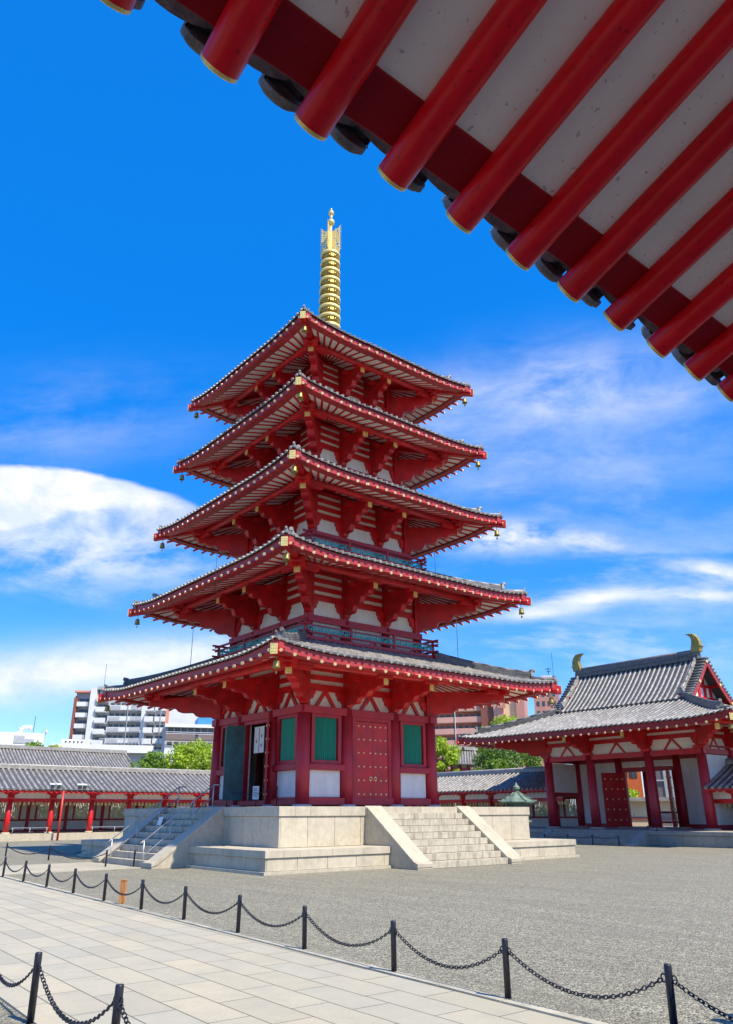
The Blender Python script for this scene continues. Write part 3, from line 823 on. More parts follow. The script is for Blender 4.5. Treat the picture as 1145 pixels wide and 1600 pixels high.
for i in range(4):
    zt = GZ*(4-i)/5; d = GY+7.36+.34*(i+1)
    for q in range(4): b.bx(GX-3.3+1.65*q+.003, GX-3.3+1.65*(q+1)-.003, GY+7.1, d, 0 if i == 3 else zt-.17, zt)
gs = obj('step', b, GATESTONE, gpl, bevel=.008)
for sg in (-1, 1):
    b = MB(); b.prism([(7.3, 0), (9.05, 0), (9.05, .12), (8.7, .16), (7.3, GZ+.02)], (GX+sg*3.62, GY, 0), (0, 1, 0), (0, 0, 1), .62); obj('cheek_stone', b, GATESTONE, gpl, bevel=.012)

gate = thing('temple_gate', 'red and white temple gate with hip-and-gable tiled roof on the right', 'gate', (GX, GY, GZ))
CXS = [GX-6.2, GX-2.38, GX+2.38, GX+6.2]; CYS = [GY+3.6, GY, GY-3.6]
gzr = 6.80; gzc = gzr-.98
groof = HipRoof(GX, GY, 11.0, 8.5, 5.55, gzr+.42, 9.1, .30, 3.6, .2)
tm = MB()
for sd in 'WNES': groof.tiles(tm, sd, .385, .080, .50)
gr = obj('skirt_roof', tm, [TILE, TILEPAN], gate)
for s1, s2 in (('W', 1), ('W', -1), ('E', 1), ('E', -1)):
    pts = []
    for j in range(7):
        v = 5.55*(1-j/6*(1-1.15/5.55)); pts.append(groof.P(s1, s2*(8.5-v), v))
    hm = MB(); hip_ridge(hm, pts, .32, .34, .95)
    v2 = 1.15; q = groof.P(s1, s2*(8.5-.14), .14); hm.tube(groof.P(s1, s2*(8.5-v2), v2)+Vector((0, 0, .06)), q+Vector((0, 0, .08)), .10, .10, 10)
    obj('hip_ridge', hm, TILEDARK, gr)
mbs = {'soffit': MB(), 'fascia': MB()}; rl = []
for sd, n in (('N', 35), ('W', 27), ('E', 27), ('S', 35)): eave_set(groof, sd, gzr, SL, n, .068, 4.85, 5.2 if sd in 'NS' else 2.8, mbs, rl, .3)
obj('soffit', mbs['soffit'], SOFFIT, gr); obj('fascia', mbs['fascia'], FASCIA, gr, bevel=.01)
rest = MB()
for sd, p0, p1, rr in rl:
    m_ = rafter_mb(p0, p1, rr)
    if sd in 'NW': obj('rafter', m_, [RED, PALEGOLD], gr)
    else:
        o_ = len(rest.v); rest.v += m_.v
        for f_, mi_, s_ in zip(m_.f, m_.mi, m_.sm): rest.f.append(tuple(o_+q for q in f_)); rest.mi.append(mi_); rest.sm.append(s_)
obj('rafter', rest, [RED, PALEGOLD], gr)
for sx in (-1, 1):
    for sy in (-1, 1):
        hm = MB(); dg = Vector((sx, sy, 0)).normalized()
        p0 = Vector((GX+sx*11.06, GY+sy*8.56, gzr+.25)); p1 = Vector((GX+sx*6.2, GY+sy*3.7, gzr+SL*4.85-.05))
        hm.beam(p0, p1, .24, .40); hb = obj('hip_rafter', hm, RED, gr, bevel=.01)
        obj('gilt_plate', plate_mb(p0+dg*.015, dg, .27, .40), [GOLD, DARKGOLD], hb)
# upper gabled roof
UL, UH, UZ0, UZ1 = 5.75, 3.15, 9.18, 12.25
def UP(sy, x, v, dz=0):
    t = v/UH; z = UZ0+(UZ1-UZ0)*(.80*t+.20*t*t)
    return Vector((x, GY+sy*(UH-v), z+dz))
um = MB()
for sy in (1, -1):
    um.cur = 1; um.sheet([[UP(sy, GX+UL*(2*i/12-1), UH*j/8) for i in range(13)] for j in range(9)], .09); um.cur = 0
    n = 24
    for i in range(n):
        x = GX-4.95+9.9*(i+.5)/n
        ribs(um, lambda v: UP(sy, x, v), Vector((1, 0, 0)), UH-.05, .092, .30)
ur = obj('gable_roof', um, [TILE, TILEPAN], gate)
for sx in (-1, 1):
    vm = MB(); km = MB(); bb = MB()
    for sy in (1, -1):
        for j in range(15):
            v = .1+(UH-.2)*j/14; p = UP(sy, GX, v)
            vm.tube((GX+sx*5.1, p.y, p.z+.03), (GX+sx*5.86, p.y, p.z+.03), .095, .095, 8)
        hip_ridge(km, [UP(sy, GX+sx*5.05, UH*(1-j/5*.86)) for j in range(6)], .24, .26, .75)
        pts = [UP(sy, GX+sx*5.72, -.15+(UH+.1)*j/6, -.05) for j in range(7)]
        for a_, b_ in zip(pts, pts[1:]): bb.beam(a_-Vector((0, 0, .27)), b_-Vector((0, 0, .27)), .10, .36)
    obj('verge_tile', vm, TILEDARK, ur); obj('verge_ridge', km, TILE, ur)
    bbo = obj('bargeboard', bb, FASCIA, gate, bevel=.01)
    gm = MB(); gm.prism([(-UH+.2, 9.2), (UH-.2, 9.2), (.0, UZ1-.05)], (GX+sx*4.75, GY, 0), (0, 1, 0), (0, 0, 1), .12); obj('gable_wall', gm, WHITE, gate)
    sm = MB(); xo = GX+sx*4.86
    sm.bx(xo-.08, xo+.08, GY-UH+.3, GY+UH-.3, 9.3, 9.55); sm.bx(xo-.081, xo+.081, GY-1.9, GY+1.9, 10.25, 10.45); sm.bx(xo-.082, xo+.082, GY-1.0, GY+1.0, 11.1, 11.28)
    for yy, z0, z1 in ((-1.6, 9.55, 10.25), (-.8, 9.55, 10.25), (0, 9.55, 12), (.8, 9.55, 10.25), (1.6, 9.55, 10.25), (-.7, 10.45, 11.1), (.7, 10.45, 11.1)): sm.bx(xo-.07, xo+.07, GY+yy-.11, GY+yy+.11, z0, z1)
    obj('gable_strut', sm, RED, gate)
    gp = MB()
    for sy, v in ((1, UH), (1, UH*.55), (1, .4), (-1, UH*.55), (-1, .4)):
        p = UP(sy, GX+sx*5.785, v, -.32); gp.tube(p, p+Vector((sx*.03, 0, 0)), .13, .10, 12)
    obj('gilt_boss', gp, GOLD, bbo)
    for sy in (1, -1):   # kick-over rafters carrying the verge
        kr = MB()
        for f in (.15, .5, .85): p = UP(sy, 0, UH*f, -.2); kr.beam((GX+sx*4.7, p.y, p.z), (GX+sx*5.7, p.y, p.z), .14, .2)
        obj('verge_rafter', kr, RED, bbo)
rd = MB()
for z0, z1, w in ((UZ1-.12, UZ1+.12, .30), (UZ1+.135, UZ1+.30, .26), (UZ1+.315, UZ1+.46, .22)): rd.bx(GX-5.3, GX+5.3, GY-w, GY+w, z0, z1)
rd.tube((GX-5.3, GY, UZ1+.52), (GX+5.3, GY, UZ1+.52), .14, n=10)
for i in range(40): 
    for sg in (-1, 1): rd.tube((GX-5.2+10.4*i/39, GY+sg*.26, UZ1+.22), (GX-5.2+10.4*i/39, GY+sg*.31, UZ1+.22), .055, n=8)
obj('main_ridge', rd, TILEDARK, gate)
# dark ridge at the step between the two roofs
rd = MB()
for sy in (1, -1): rd.bx(GX-5.9, GX+5.9, GY+sy*(UH-.42), GY+sy*(UH-.12), 8.95, 9.12)
obj('step_ridge', rd, TILEDARK, gate)
for sx in (-1, 1):
    prof = [(-.34, 0), (.36, 0), (.44, .35), (.42, .75), (.30, 1.08), (.08, 1.30), (-.22, 1.40), (-.62, 1.40), (-.42, 1.30), (-.24, 1.14), (-.16, .92), (-.20, .62), (-.30, .32)]
    sb = MB(); sb.prism([(sx*x_, z_) for x_, z_ in prof], (GX+sx*5.12, GY, UZ1+.42), (1, 0, 0), (0, 0, 1), .42)
    s_ = obj('ridge_finial', sb, SHIBI, gate, bevel=.04)
    fn = MB()
    for i in range(5):
        an = R(10+i*22); fn.beam((GX+sx*(5.12+.30-.12*i/4*2), GY, UZ1+.42+.3+.22*i), (GX+sx*(5.12+.52-.14*i), GY, UZ1+.42+.42+.235*i), .46, .05)
    obj('fin', fn, SHIBI, s_)
# structure below the roof
for i, x in enumerate(CXS):
    for j, y in enumerate(CYS):
        cb = MB(); cb.lathe([(.33, GZ+.12), (.335, GZ+1.6), (.29, gzc)], (x, y, 0), 20); c_ = obj('column', cb, WALLRED, gate)
        sb = MB(); sb.lathe([(.55, GZ-.01), (.55, GZ+.05), (.42, GZ+.12)], (x, y, 0), 20); obj('base_stone', sb, STONE, c_)
def gframe(sd):
    o, al = SIDES[sd]; D = 3.6 if sd in 'NS' else 6.2; H = 6.2 if sd in 'NS' else 3.6; e = .002 if sd in 'WE' else 0
    us = [u-GX for u in CXS] if sd in 'NS' else [-3.6, 0, 3.6]
    C = Vector((GX, GY, 0))
    bm = MB(); bm.obox(C+o*D+Vector((0, 0, gzc-.16)), o*(.16+e), al*(H+.3), Vector((0, 0, .17+e))); obj('tie_beam', bm, RED if sd == 'N' else WALLRED, gate, bevel=.012)
    wp = MB(); wp.obox(C+o*(D-.02)+Vector((0, 0, (gzc+8.0)/2)), o*.04, al*(H-.05), Vector((0, 0, (8.0-gzc)/2))); obj('upper_wall', wp, WHITE, gate)
    hb = MB()
    for z0, z1 in ((gzr-.26, gzr+.02), (gzr+.2, gzr+.45), (gzr+.7, gzr+.95)): hb.obox(C+o*D+Vector((0, 0, (z0+z1)/2)), o*(.10+e), al*(H+.3), Vector((0, 0, (z1-z0)/2)))
    obj('wall_beam', hb, RED, gate, bevel=.008)
    for q, u in enumerate(us):
        pm = MB(); h_ = .72
        for sg in (-1, 1):
            if abs(abs(u)-H) < .01 and sg*u > 0: continue
            pm.prism([(sg*x_, z_) for x_, z_ in bell_panel_arm(h_, .5)], C+o*(D+.03+(.002 if sg > 0 else 0)+e)+al*u+Vector((0, 0, gzc)), al, (0, 0, 1), .20)
        pm.obox(C+o*(D+.03)+al*u+Vector((0, 0, gzc+.09)), o*.32, al*.32, Vector((0, 0, .10)))
        obj('wall_bracket', pm, RED, gate, bevel=.008)
        if q+1 < len(us):
            vm = MB(); um_ = (u+us[q+1])/2
            for sg in (-1, 1): vm.beam(C+o*D+al*(um_+sg*.62)+Vector((0, 0, gzc+.01)), C+o*(D-.004*sg)+al*(um_+sg*.02)+Vector((0, 0, gzr-.28)), .11, .15)
            vm.obox(C+o*D+al*um_+Vector((0, 0, gzr-.32)), o*.09, al*.16, Vector((0, 0, .06)))
            obj('strut', vm, RED, gate)
    p = 2.75; zp = gzr+SL*2.1-.23
    t_ = MB(); t_.tube(C+o*(D+p)-al*(H+p+.4)+Vector((0, 0, zp)), C+o*(D+p)+al*(H+p+.4)+Vector((0, 0, zp)), .14, .14, 12); obj('purlin', t_, RED, gate)
    for u in us[1:-1]:
        am = MB(); L = p+.1
        am.prism(cloud_arm(L, .6, -.95, .16, -.17), C+o*D+al*u+Vector((0, 0, zp-.35)), o, (0, 0, 1), .28)
        ar = obj('cloud_bracket', am, RED, gate, bevel=.012)
        obj('gilt_plate', plate_mb(C+o*(D+L+.014)+al*u+Vector((0, 0, zp-.36)), o, .24, .30), [GOLD, DARKGOLD], ar)
for sd in 'NWES': gframe(sd)
for sx in (-1, 1):
    for sy in (-1, 1):
        dg = Vector((sx, sy, 0)).normalized(); L = 2.8*math.sqrt(2); am = MB(); zp = gzr+SL*2.1-.23
        pc = Vector((GX+sx*6.2, GY+sy*3.6, zp-.35)); am.prism(cloud_arm(L, .30, -.95, .16, -.20), pc, dg, (0, 0, 1), .34)
        ar = obj('cloud_bracket', am, RED, gate, bevel=.012)
        obj('gilt_plate', plate_mb(pc+dg*(L+.014), dg, .27, .36), [GOLD, DARKGOLD], ar)
# walls of the gate
def gwall(x0, x1, y0, y1, z0, z1, nm='wall'):
    b_ = MB(); b_.bx(x0, x1, y0, y1, z0, z1); return obj(nm, b_, WHITE, gate)
for i in (0, 2): gwall(CXS[i]+.3, CXS[i+1]-.3, GY-.06, GY+.06, GZ+.3, 5.45)
gwall(CXS[1]+.3, CXS[2]-.3, GY-.06, GY+.06, 5.05, 5.45)
gwall(CXS[0]-.06, CXS[0]+.06, GY-3.3, GY-.3, GZ+.3, 5.45); gwall(CXS[0]-.06, CXS[0]+.06, GY+.3, GY+3.3, GZ+.3, 5.45)
gwall(CXS[3]-.06, CXS[3]+.06, GY+.3, GY+3.3, 3.35, 5.45)
ibs = [(CXS[i]+.2, CXS[i+1]-.2, GY-.12, GY+.12, 5.45, 5.78) for i in range(3)]+[(CXS[i]+.2, CXS[i+1]-.2, GY-.13, GY+.13, GZ+.02, GZ+.3) for i in (0, 2)]
ibs += [(CXS[0]-.13, CXS[0]+.13, GY+.2, GY+3.4, GZ+.02, GZ+.3), (CXS[0]-.13, CXS[0]+.13, GY-3.4, GY-.2, GZ+.02, GZ+.3), (CXS[3]-.13, CXS[3]+.13, GY+.25, GY+3.35, 3.05, 3.35), (CXS[1]+.28, CXS[2]-.28, GY-.121, GY+.121, 4.72, 5.03)]
for q in ibs: b = MB(); b.bx(*q); obj('inner_beam', b, WALLRED, gate, bevel=.01)
b = MB(); b.bx(CXS[0]-.3, CXS[3]+.3, GY-3.3, GY+3.5, 5.95, 6.05); obj('ceiling', b, WALLRED, gate)
b = MB()
for sg in (-1, 1): b.bx(GX+sg*2.05-.12, GX+sg*2.05+.12, GY-.15, GY+.15, GZ+.02, 4.72)
obj('door_frame', b, WALLRED, gate, bevel=.01)
def gleaf(hx, hy, fx, fy):
    p0, p1 = Vector((hx, hy, 0)), Vector((fx, fy, 0)); d = (p1-p0); w = d.length; d.normalize(); nn = d.cross(Vector((0, 0, 1)))
    if nn.dot(CAM-p0) < 0: nn = -nn
    lm = MB(); z0, z1 = GZ+.12, 4.68; lm.obox((p0+p1)/2+Vector((0, 0, (z0+z1)/2)), d*(w/2), nn*.05, Vector((0, 0, (z1-z0)/2))); lf = obj('door_leaf', lm, RED, gate, bevel=.008)
    for r_ in range(5):
        for q in range(4):
            sm = MB(); pc = p0+d*(w*(q+.5)/4)+Vector((0, 0, z0+.45+(z1-z0-.9)*r_/4))
            for s_ in (-1, 1): sm.tube(pc+nn*s_*.03, pc+nn*s_*.11, .07, .045, 10)
            obj('stud', sm, PALEGOLD, lf)
gleaf(GX+1.93, GY+.12, GX+2.85, GY+1.72); gleaf(GX-1.75, GY+.12, GX-2.45, GY+1.70)
# low slatted doors across the back bay
b = MB()
for i in range(34): b.bx(GX-2.1+4.2*i/33-.03, GX-2.1+4.2*i/33+.03, GY-3.63, GY-3.57, GZ+.1, GZ+1.15)
sf = obj('slat_screen', b, CLOTH, gate); b = MB(); b.bx(GX-2.1, GX+2.1, GY-3.66, GY-3.54, GZ+1.0, GZ+1.12); b.bx(GX-2.1, GX+2.1, GY-3.66, GY-3.54, GZ+.3, GZ+.42); obj('rail', b, WALLRED, sf)
# wind bells of the gate corners
for sx, sy, nm in ((-1, 1, 'right front'), (1, 1, 'left front')):
    copytree(proto, (GX+sx*10.7, GY+sy*8.2, gzr+.1), 'small bronze wind bell under the %s corner of the gate roof' % nm)['group'] = 'wind bells under the gate roof corners'

# ================================================================== CORRIDORS
def corridor(lb, O, o, al, s0, s1, floor, ze, zr, colS, roofS=None, hang=True, body=True, over=1.2, half=3.1):
    """O: point on the front column line; o: outward (courtyard); al: along. ze eave tile, zr ridge"""
    O, o, al = Vector(O), Vector(o), Vector(al)
    t_ = thing('temple_corridor', lb, 'corridor', O+al*((s0+s1)/2))
    zz = lambda z: Vector((0, 0, z))
    def RP(side, s, v):   # v from eave (0) to ridge (1)
        d = over-(over+half)*v if side > 0 else -2*half-over+(over+half)*v
        return O+o*d+al*s+zz(ze+(zr-ze)*(.9*v+.1*v*v))
    rm = MB()
    L = over+half
    rm.cur = 1
    for side in (1, -1): rm.sheet([[RP(side, s0+(s1-s0)*i/12, j/6) for i in range(13)] for j in range(7)], .06)
    rm.cur = 0; n = int((s1-s0)/.45)
    for i in range(n):
        s = s0+(s1-s0)*(i+.5)/n
        ribs(rm, lambda v: RP(1, s, v/L), al, L-.05, .105, .40)
    rf = obj('tiled_roof', rm, [TILE, TILEPAN], t_)
    rd = MB(); c = O-o*half
    rd.beam(c+al*s0+zz(zr+.07), c+al*s1+zz(zr+.07), .42, .16); rd.beam(c+al*s0+zz(zr+.20), c+al*s1+zz(zr+.20), .34, .09); rd.tube(c+al*s0+zz(zr+.29), c+al*s1+zz(zr+.29), .10, n=8)
    obj('ridge', rd, TILE, rf)
    fa = MB(); fa.beam(O+o*(over-.12)+al*s0+zz(ze-.13), O+o*(over-.12)+al*s1+zz(ze-.13), .10, .16)
    n = int((s1-s0)/.42)
    for i in range(n):
        s = s0+(s1-s0)*(i+.5)/n; fa.tube(O+o*(over+.0)+al*s+zz(ze-.26), O-o*.2+al*s+zz(ze-.26+.5*(zr-ze)/L*1.3), .055, n=6)
    obj('eave_rafters', fa, RED, t_)
    so_ = MB(); so_.grid([[O+o*(over-.15)+al*s0+zz(ze-.17), O+o*(over-.15)+al*s1+zz(ze-.17)], [O-o*.1+al*s0+zz(ze+.28), O-o*.1+al*s1+zz(ze+.28)]]); obj('soffit', so_, SOFFIT, t_)
    wt = ze+.05
    bw = MB(); bw.obox(O+al*((s0+s1)/2)+zz((ze-.75+wt)/2+.0), o*.05, al*((s1-s0)/2), zz((wt-ze+.75)/2)); obj('upper_wall', bw, WHITE, t_)
    bb = MB(); bb.obox(O+al*((s0+s1)/2)+zz(ze-.80), o*.10, al*((s1-s0)/2), zz(.13)); bb.obox(O+al*((s0+s1)/2)+zz(ze-.02), o*.09, al*((s1-s0)/2), zz(.09)); obj('tie_beam', bb, RED, t_)
    fl = MB(); fl.obox(O+o*(.45-half)+al*((s0+s1)/2)+zz(floor/2-.02), o*(half+.75), al*((s1-s0)/2), zz(floor/2)); obj('stone_floor', fl, STONE, t_)
    for s in colS:
        cb = MB(); p = O+al*s; cb.lathe([(.21, floor+.1), (.215, floor+1), (.18, ze-.6)], (p.x, p.y, 0), 14); cb.lathe([(.16, ze-.75), (.30, ze-.62), (.30, ze-.5)], (p.x, p.y, 0), 8)
        for sg in (-1, 1): cb.prism([(0, ze-.5), (sg*.25, ze-.5), (sg*.32, ze-.38), (sg*.58, ze-.30), (sg*.62, ze-.16), (0, ze-.16)], p, al, (0, 0, 1), .16+.004*sg)
        c_ = obj('column', cb, RED, t_); sb = MB(); sb.lathe([(.34, floor-.03), (.34, floor+.04), (.26, floor+.1)], (p.x, p.y, 0), 14); obj('base_stone', sb, STONE, c_)
    # back wall with slatted windows
    Bk = O-o*(2*half-.2); lw, ww, rw, sw, hm = MB(), MB(), MB(), MB(), MB()
    zl, zt_ = floor+.95, floor+2.45
    lw.obox(Bk+al*((s0+s1)/2)+zz((floor+zl)/2), o*.06, al*((s1-s0)/2), zz((zl-floor)/2))
    lw.obox(Bk+al*((s0+s1)/2)+zz((zt_+ze+.6)/2), o*.06, al*((s1-s0)/2), zz((ze+.6-zt_)/2))
    rw.obox(Bk+o*.02+al*((s0+s1)/2)+zz(zl), o*.09, al*((s1-s0)/2), zz(.07)); rw.obox(Bk+o*.02+al*((s0+s1)/2)+zz(zt_), o*.09, al*((s1-s0)/2), zz(.08)); rw.obox(Bk+o*.02+al*((s0+s1)/2)+zz(floor+.08), o*.09, al*((s1-s0)/2), zz(.08))
    for i in range(len(colS)-1):
        sA, sB = colS[i], colS[i+1]; w = sB-sA
        rw.obox(Bk+o*.02+al*sA+zz((floor+zt_)/2), o*.12, al*.14, zz((zt_-floor)/2))
        for f0, f1 in ((.02, .20), (.80, .98)): lw.obox(Bk+al*(sA+w*(f0+f1)/2)+zz((zl+zt_)/2), o*.05, al*(w*(f1-f0)/2), zz((zt_-zl)/2))
        for f in (.20, .80): rw.obox(Bk+o*.02+al*(sA+w*f)+zz((zl+zt_)/2), o*.10, al*.06, zz((zt_-zl)/2))
        nb = 12; sw = MB()
        for q in range(nb): sw.obox(Bk+al*(sA+w*(.22+.56*(q+.5)/nb))+zz((zl+zt_)/2), (o+al)*.03, (o-al)*.03, zz((zt_-zl)/2))
        obj('window_slats', sw, SOFFIT, t_)
    if hang:
        q = s0+.2
        while q < s1: hm.obox(O-o*.9+al*q+zz(ze-1.03), o*.05, al*.08, zz(.13)); q += .34
        obj('hanging_board', hm, PALEGOLD, t_)
    obj('back_wall', lw, WHITE, t_); obj('back_frame', rw, WALLRED, t_)
    return t_
corridor('long red cloister with grey tiled roof behind the pagoda on the left', (36, 0, 0), (-1, 0, 0), (0, 1, 0), -30.5, 22, .52, 3.80, 5.55, [4.40-3.32*i for i in range(-4, 11)][::-1])
corridor('red cloister with grey tiled roof between pagoda and gate, partly in blue shadow', (6.95, -28.2, 0), (0, 1, 0), (1, 0, 0), 0, 24.6, .6, 3.68, 5.15, [.8+3.3*i for i in range(8)], half=2.4)
corridor('short end of red cloister roof joining the gate at the right edge', (-6.45, -26.75, 0), (0, 1, 0), (-1, 0, 0), -.5, 24, .6, 3.36, 4.9, [1.0+3.3*i for i in range(8)], half=2.4)

# ================================================================== NEAR EAVE (camera stands under it)
near = thing('corridor_eave', 'close overhead eave with glossy round red rafters and white plaster at upper right', 'roof', (-36.2, 19, 0))
EX, EZ, ES = -30.88, 4.10, .378; NY0, SPN = 22.99, .3505
ny = [NY0+SPN*i for i in range(8, -34, -1)]
for y in ny:
    jx = random.uniform(-.008, .008)
    p0 = Vector((EX, y+jx, EZ)); p1 = Vector((-35.4, y+jx, EZ+ES*4.52))
    m_ = MB(); m_.tube(p0, p1, .065, .065, 28); m_.cur = 1; d = (p0-p1).normalized(); m_.tube(p0-d*.010, p0+d*.008, .0653, .0653, 28, smooth=False)
    obj('rafter', m_, [NEARRED, GOLD], near, bevel=.004)
Y0, Y1 = ny[-1]-.2, ny[0]+.2
nz_ = lambda x: EZ+ES*(EX-x)
m_ = MB(); m_.hexa([(-35.4, Y0, nz_(-35.4)+.03), (-31.09, Y0, nz_(-31.09)+.03), (-31.09, Y1, nz_(-31.09)+.03), (-35.4, Y1, nz_(-35.4)+.03),
        (-35.4, Y0, nz_(-35.4)+.13), (-31.09, Y0, nz_(-31.09)+.13), (-31.09, Y1, nz_(-31.09)+.13), (-35.4, Y1, nz_(-35.4)+.13)])
obj('soffit', m_, SOFFIT, near)
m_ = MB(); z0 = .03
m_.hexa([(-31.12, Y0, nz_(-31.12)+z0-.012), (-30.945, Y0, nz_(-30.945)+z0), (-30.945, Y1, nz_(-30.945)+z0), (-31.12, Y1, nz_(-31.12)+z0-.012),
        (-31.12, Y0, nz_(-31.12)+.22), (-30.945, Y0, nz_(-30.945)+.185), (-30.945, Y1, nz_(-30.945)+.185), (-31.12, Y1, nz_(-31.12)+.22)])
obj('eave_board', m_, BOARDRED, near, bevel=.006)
pt_, ct_ = MB(), MB()
TS = .297; TY0 = 22.71-TS*38; nT = 46
for i in range(nT):
    yc = TY0+TS*(i+.5)
    # pan tile: shallow trough hanging down in the middle, thick edge
    for xa, xb in ((-30.84, -31.15), (-31.13, -31.55)):
        N = 8; rows = []
        for x in (xa, xb):
            rows.append([(x, yc+TS*.52*(2*q/N-1), nz_(x)+.195+.06*((2*q/N-1)**2)+(.012 if x == xb else 0)) for q in range(N+1)])
        pt_.sheet(rows, .035)
    # cover tile: hollow half tube over the joint
    yj = TY0+TS*i; N = 10
    for x0, x1 in ((-30.78, -31.12), (-31.10, -31.55)):
        for r0, flip in ((.083, 0), (.067, 1)):
            rows = []
            for x in (x0, x1): rows.append([(x+(ES*r0*math.sin(pi*(-.05+1.1*q/N)) if x == x0 else 0), yj+r0*math.cos(pi*(-.05+1.1*q/N)), nz_(x)+.243+r0*math.sin(pi*(-.05+1.1*q/N))) for q in range(N+1)])
            ct_.grid(rows if flip else rows[::-1], True)
        o_ = len(ct_.v)
        for r0 in (.083, .067): ct_.v += [(x0+ES*r0*math.sin(pi*(-.05+1.1*q/N)), yj+r0*math.cos(pi*(-.05+1.1*q/N)), nz_(x0)+.243+r0*math.sin(pi*(-.05+1.1*q/N))) for q in range(N+1)]
        for q in range(N): ct_.face((o_+q, o_+q+1, o_+N+2+q, o_+N+1+q))
for i in range(nT+1):   # round end tile closing each cover tile: a thick rimmed disc hanging below the joint
    yj = TY0+TS*i; c = Vector((-30.765, yj, nz_(-30.765)+.240)); ax = Vector((1, 0, -ES)).normalized()
    ct_.tube(c-ax*.028, c, .084, .084, 22, smooth=False); ct_.tube(c, c+ax*.012, .068, .064, 22, smooth=False)
obj('pan_tiles', pt_, NEARTILE, near); obj('cover_tiles', ct_, NEARTILE, near)
m_ = MB(); m_.sheet([[(x, Y0, nz_(x)+.33), (x, Y1, nz_(x)+.33)] for x in (-31.45, -33.5, -36.2)], .12); m_.sheet([[(x, Y1, nz_(-72.4-x)+.33), (x, Y0, nz_(-72.4-x)+.33)] for x in (-41.4, -38, -36.2)], .12)
obj('tiled_roof', m_, TILE, near)
m_ = MB()
for x in (-33.6, -38.6): m_.bx(x-.12, x+.12, Y0+.2, Y1-.2, 4.55 if x > -35 else 4.5, 4.9)
obj('tie_beam', m_, RED, near)
for y in (12.3, 15.6, 18.9, 22.2, 25.5):
    for x in (-33.6, -38.6): m_ = MB(); m_.lathe([(.22, 0), (.22, 1.5), (.19, 4.55)], (x, y, 0), 16); obj('column', m_, RED, near)
m_ = MB(); m_.bx(-41.0, -31.4, Y0+.3, Y1-.3, -.04, .012); obj('stone_floor', m_, STONE, near)  # unseen pale floor, added to bounce light up onto the soffit

# ================================================================== BOLLARDS AND CHAINS
def bollard_parts(t_, loc):
    x, y, z = loc
    b = MB(); b.lathe([(.036, 0), (.036, .608), (.030, .62)], (x, y, z), 14); obj('post', b, IRON, t_)
    for sg in (-1, 1):
        b = MB()
        for q in range(10):
            a0, a1 = 2*pi*q/10, 2*pi*(q+1)/10; c = Vector((x+sg*.055, y, z+.50))
            b.tube(c+Vector((.026*math.cos(a0), 0, .034*math.sin(a0))), c+Vector((.026*math.cos(a1), 0, .034*math.sin(a1))), .007, n=5)
        obj('chain_ring', b, IRON, t_)
bproto = None
def bollard(x, y, lb, grp):
    global bproto
    if bproto is None:
        bproto = thing('bollard', lb, 'bollard', (x, y, 0), grp); bollard_parts(bproto, (x, y, 0)); bproto.rotation_euler = (R(.8), R(-1), 0); return bproto
    r_ = copytree(bproto, (x, y, 0), lb); r_['group'] = grp; r_.rotation_euler = (R(random.uniform(-1.3, 1.3)), R(random.uniform(-1.3, 1.3)), R(random.uniform(-8, 8))); return r_
def chain(a, b, sag, lb, grp, link=.066, near=True):
    a, b = Vector(a), Vector(b); m_ = MB(); Lh = (b-a).length
    Lc = Lh+8*sag*sag/(3*Lh); n = max(6, int(Lc/(link*.72))); pts = catenary(a, b, sag, n)
    for i in range(n):
        p, q = pts[i], pts[i+1]; d = (q-p).normalized(); sd = d.cross(Vector((0, 0, 1))).normalized(); u = sd.cross(d)
        ax = sd if i % 2 else u; ax = (ax+.35*(u if i % 2 else sd)).normalized(); c = (p+q)/2; hl = link*.5; hw = link*.27; K = 8 if near else 6
        ring = [c+d*(hl*math.cos(2*pi*t/K))+ax*(hw*math.sin(2*pi*t/K)) for t in range(K)]
        nn = d.cross(ax)
        o_ = len(m_.v); tn = 4; rr = link*.105
        for t in range(K):
            ctr = ring[t]; rad = (ctr-c).normalized()
            for e in range(tn): an = 2*pi*(e+.5)/tn; m_.v.append(tuple(ctr+rad*(rr*math.cos(an))+nn*(rr*math.sin(an))))
        for t in range(K):
            for e in range(tn): m_.face((o_+t*tn+e, o_+t*tn+(e+1) % tn, o_+((t+1) % K)*tn+(e+1) % tn, o_+((t+1) % K)*tn+e), True)
    mid = (a+b)/2
    return obj('chain', m_, IRON, loc=(mid.x, mid.y, 0), label=lb, cat='chain', group=grp)
ORD = ['first', 'second', 'third', 'fourth', 'fifth', 'sixth', 'seventh', 'eighth', 'ninth', 'tenth', 'eleventh', 'twelfth']
row = [(-27.93, 16.42), (-25.91, 16.36), (-23.94, 16.30), (-21.77, 16.17), (-19.63, 16.06), (-17.43, 15.96), (-15.3, 15.88), (-13.04, 15.8), (-10.72, 15.69), (-8.39, 15.61), (-5.94, 15.5), (-3.38, 15.38)]
for i, (x, y) in enumerate(row): bollard(x, y, '%s black bollard from the right along the far edge of the paved path' % ORD[i], 'bollards along the far edge of the path')
pts = [(-30.0, 16.5)]+row+[(-.9, 15.3)]
for i in range(len(pts)-1):
    a, b = pts[i], pts[i+1]
    lb = 'black chain from the rightmost far-edge bollard out of the picture' if i == 0 else ('black chain from the leftmost far-edge bollard out of the picture' if i == len(pts)-2 else 'black chain sagging between the %s and %s far-edge bollards from the right' % (ORD[i-1], ORD[i]))
    chain((a[0]+.06, a[1], .49), (b[0]-.06, b[1], .49), .27 if i < 4 else .24, lb, 'chains along the far edge of the path')
nrow = [(-27.75, 20.78), (-25.52, 20.68), (-23.44, 20.66), (-21.3, 20.58)]
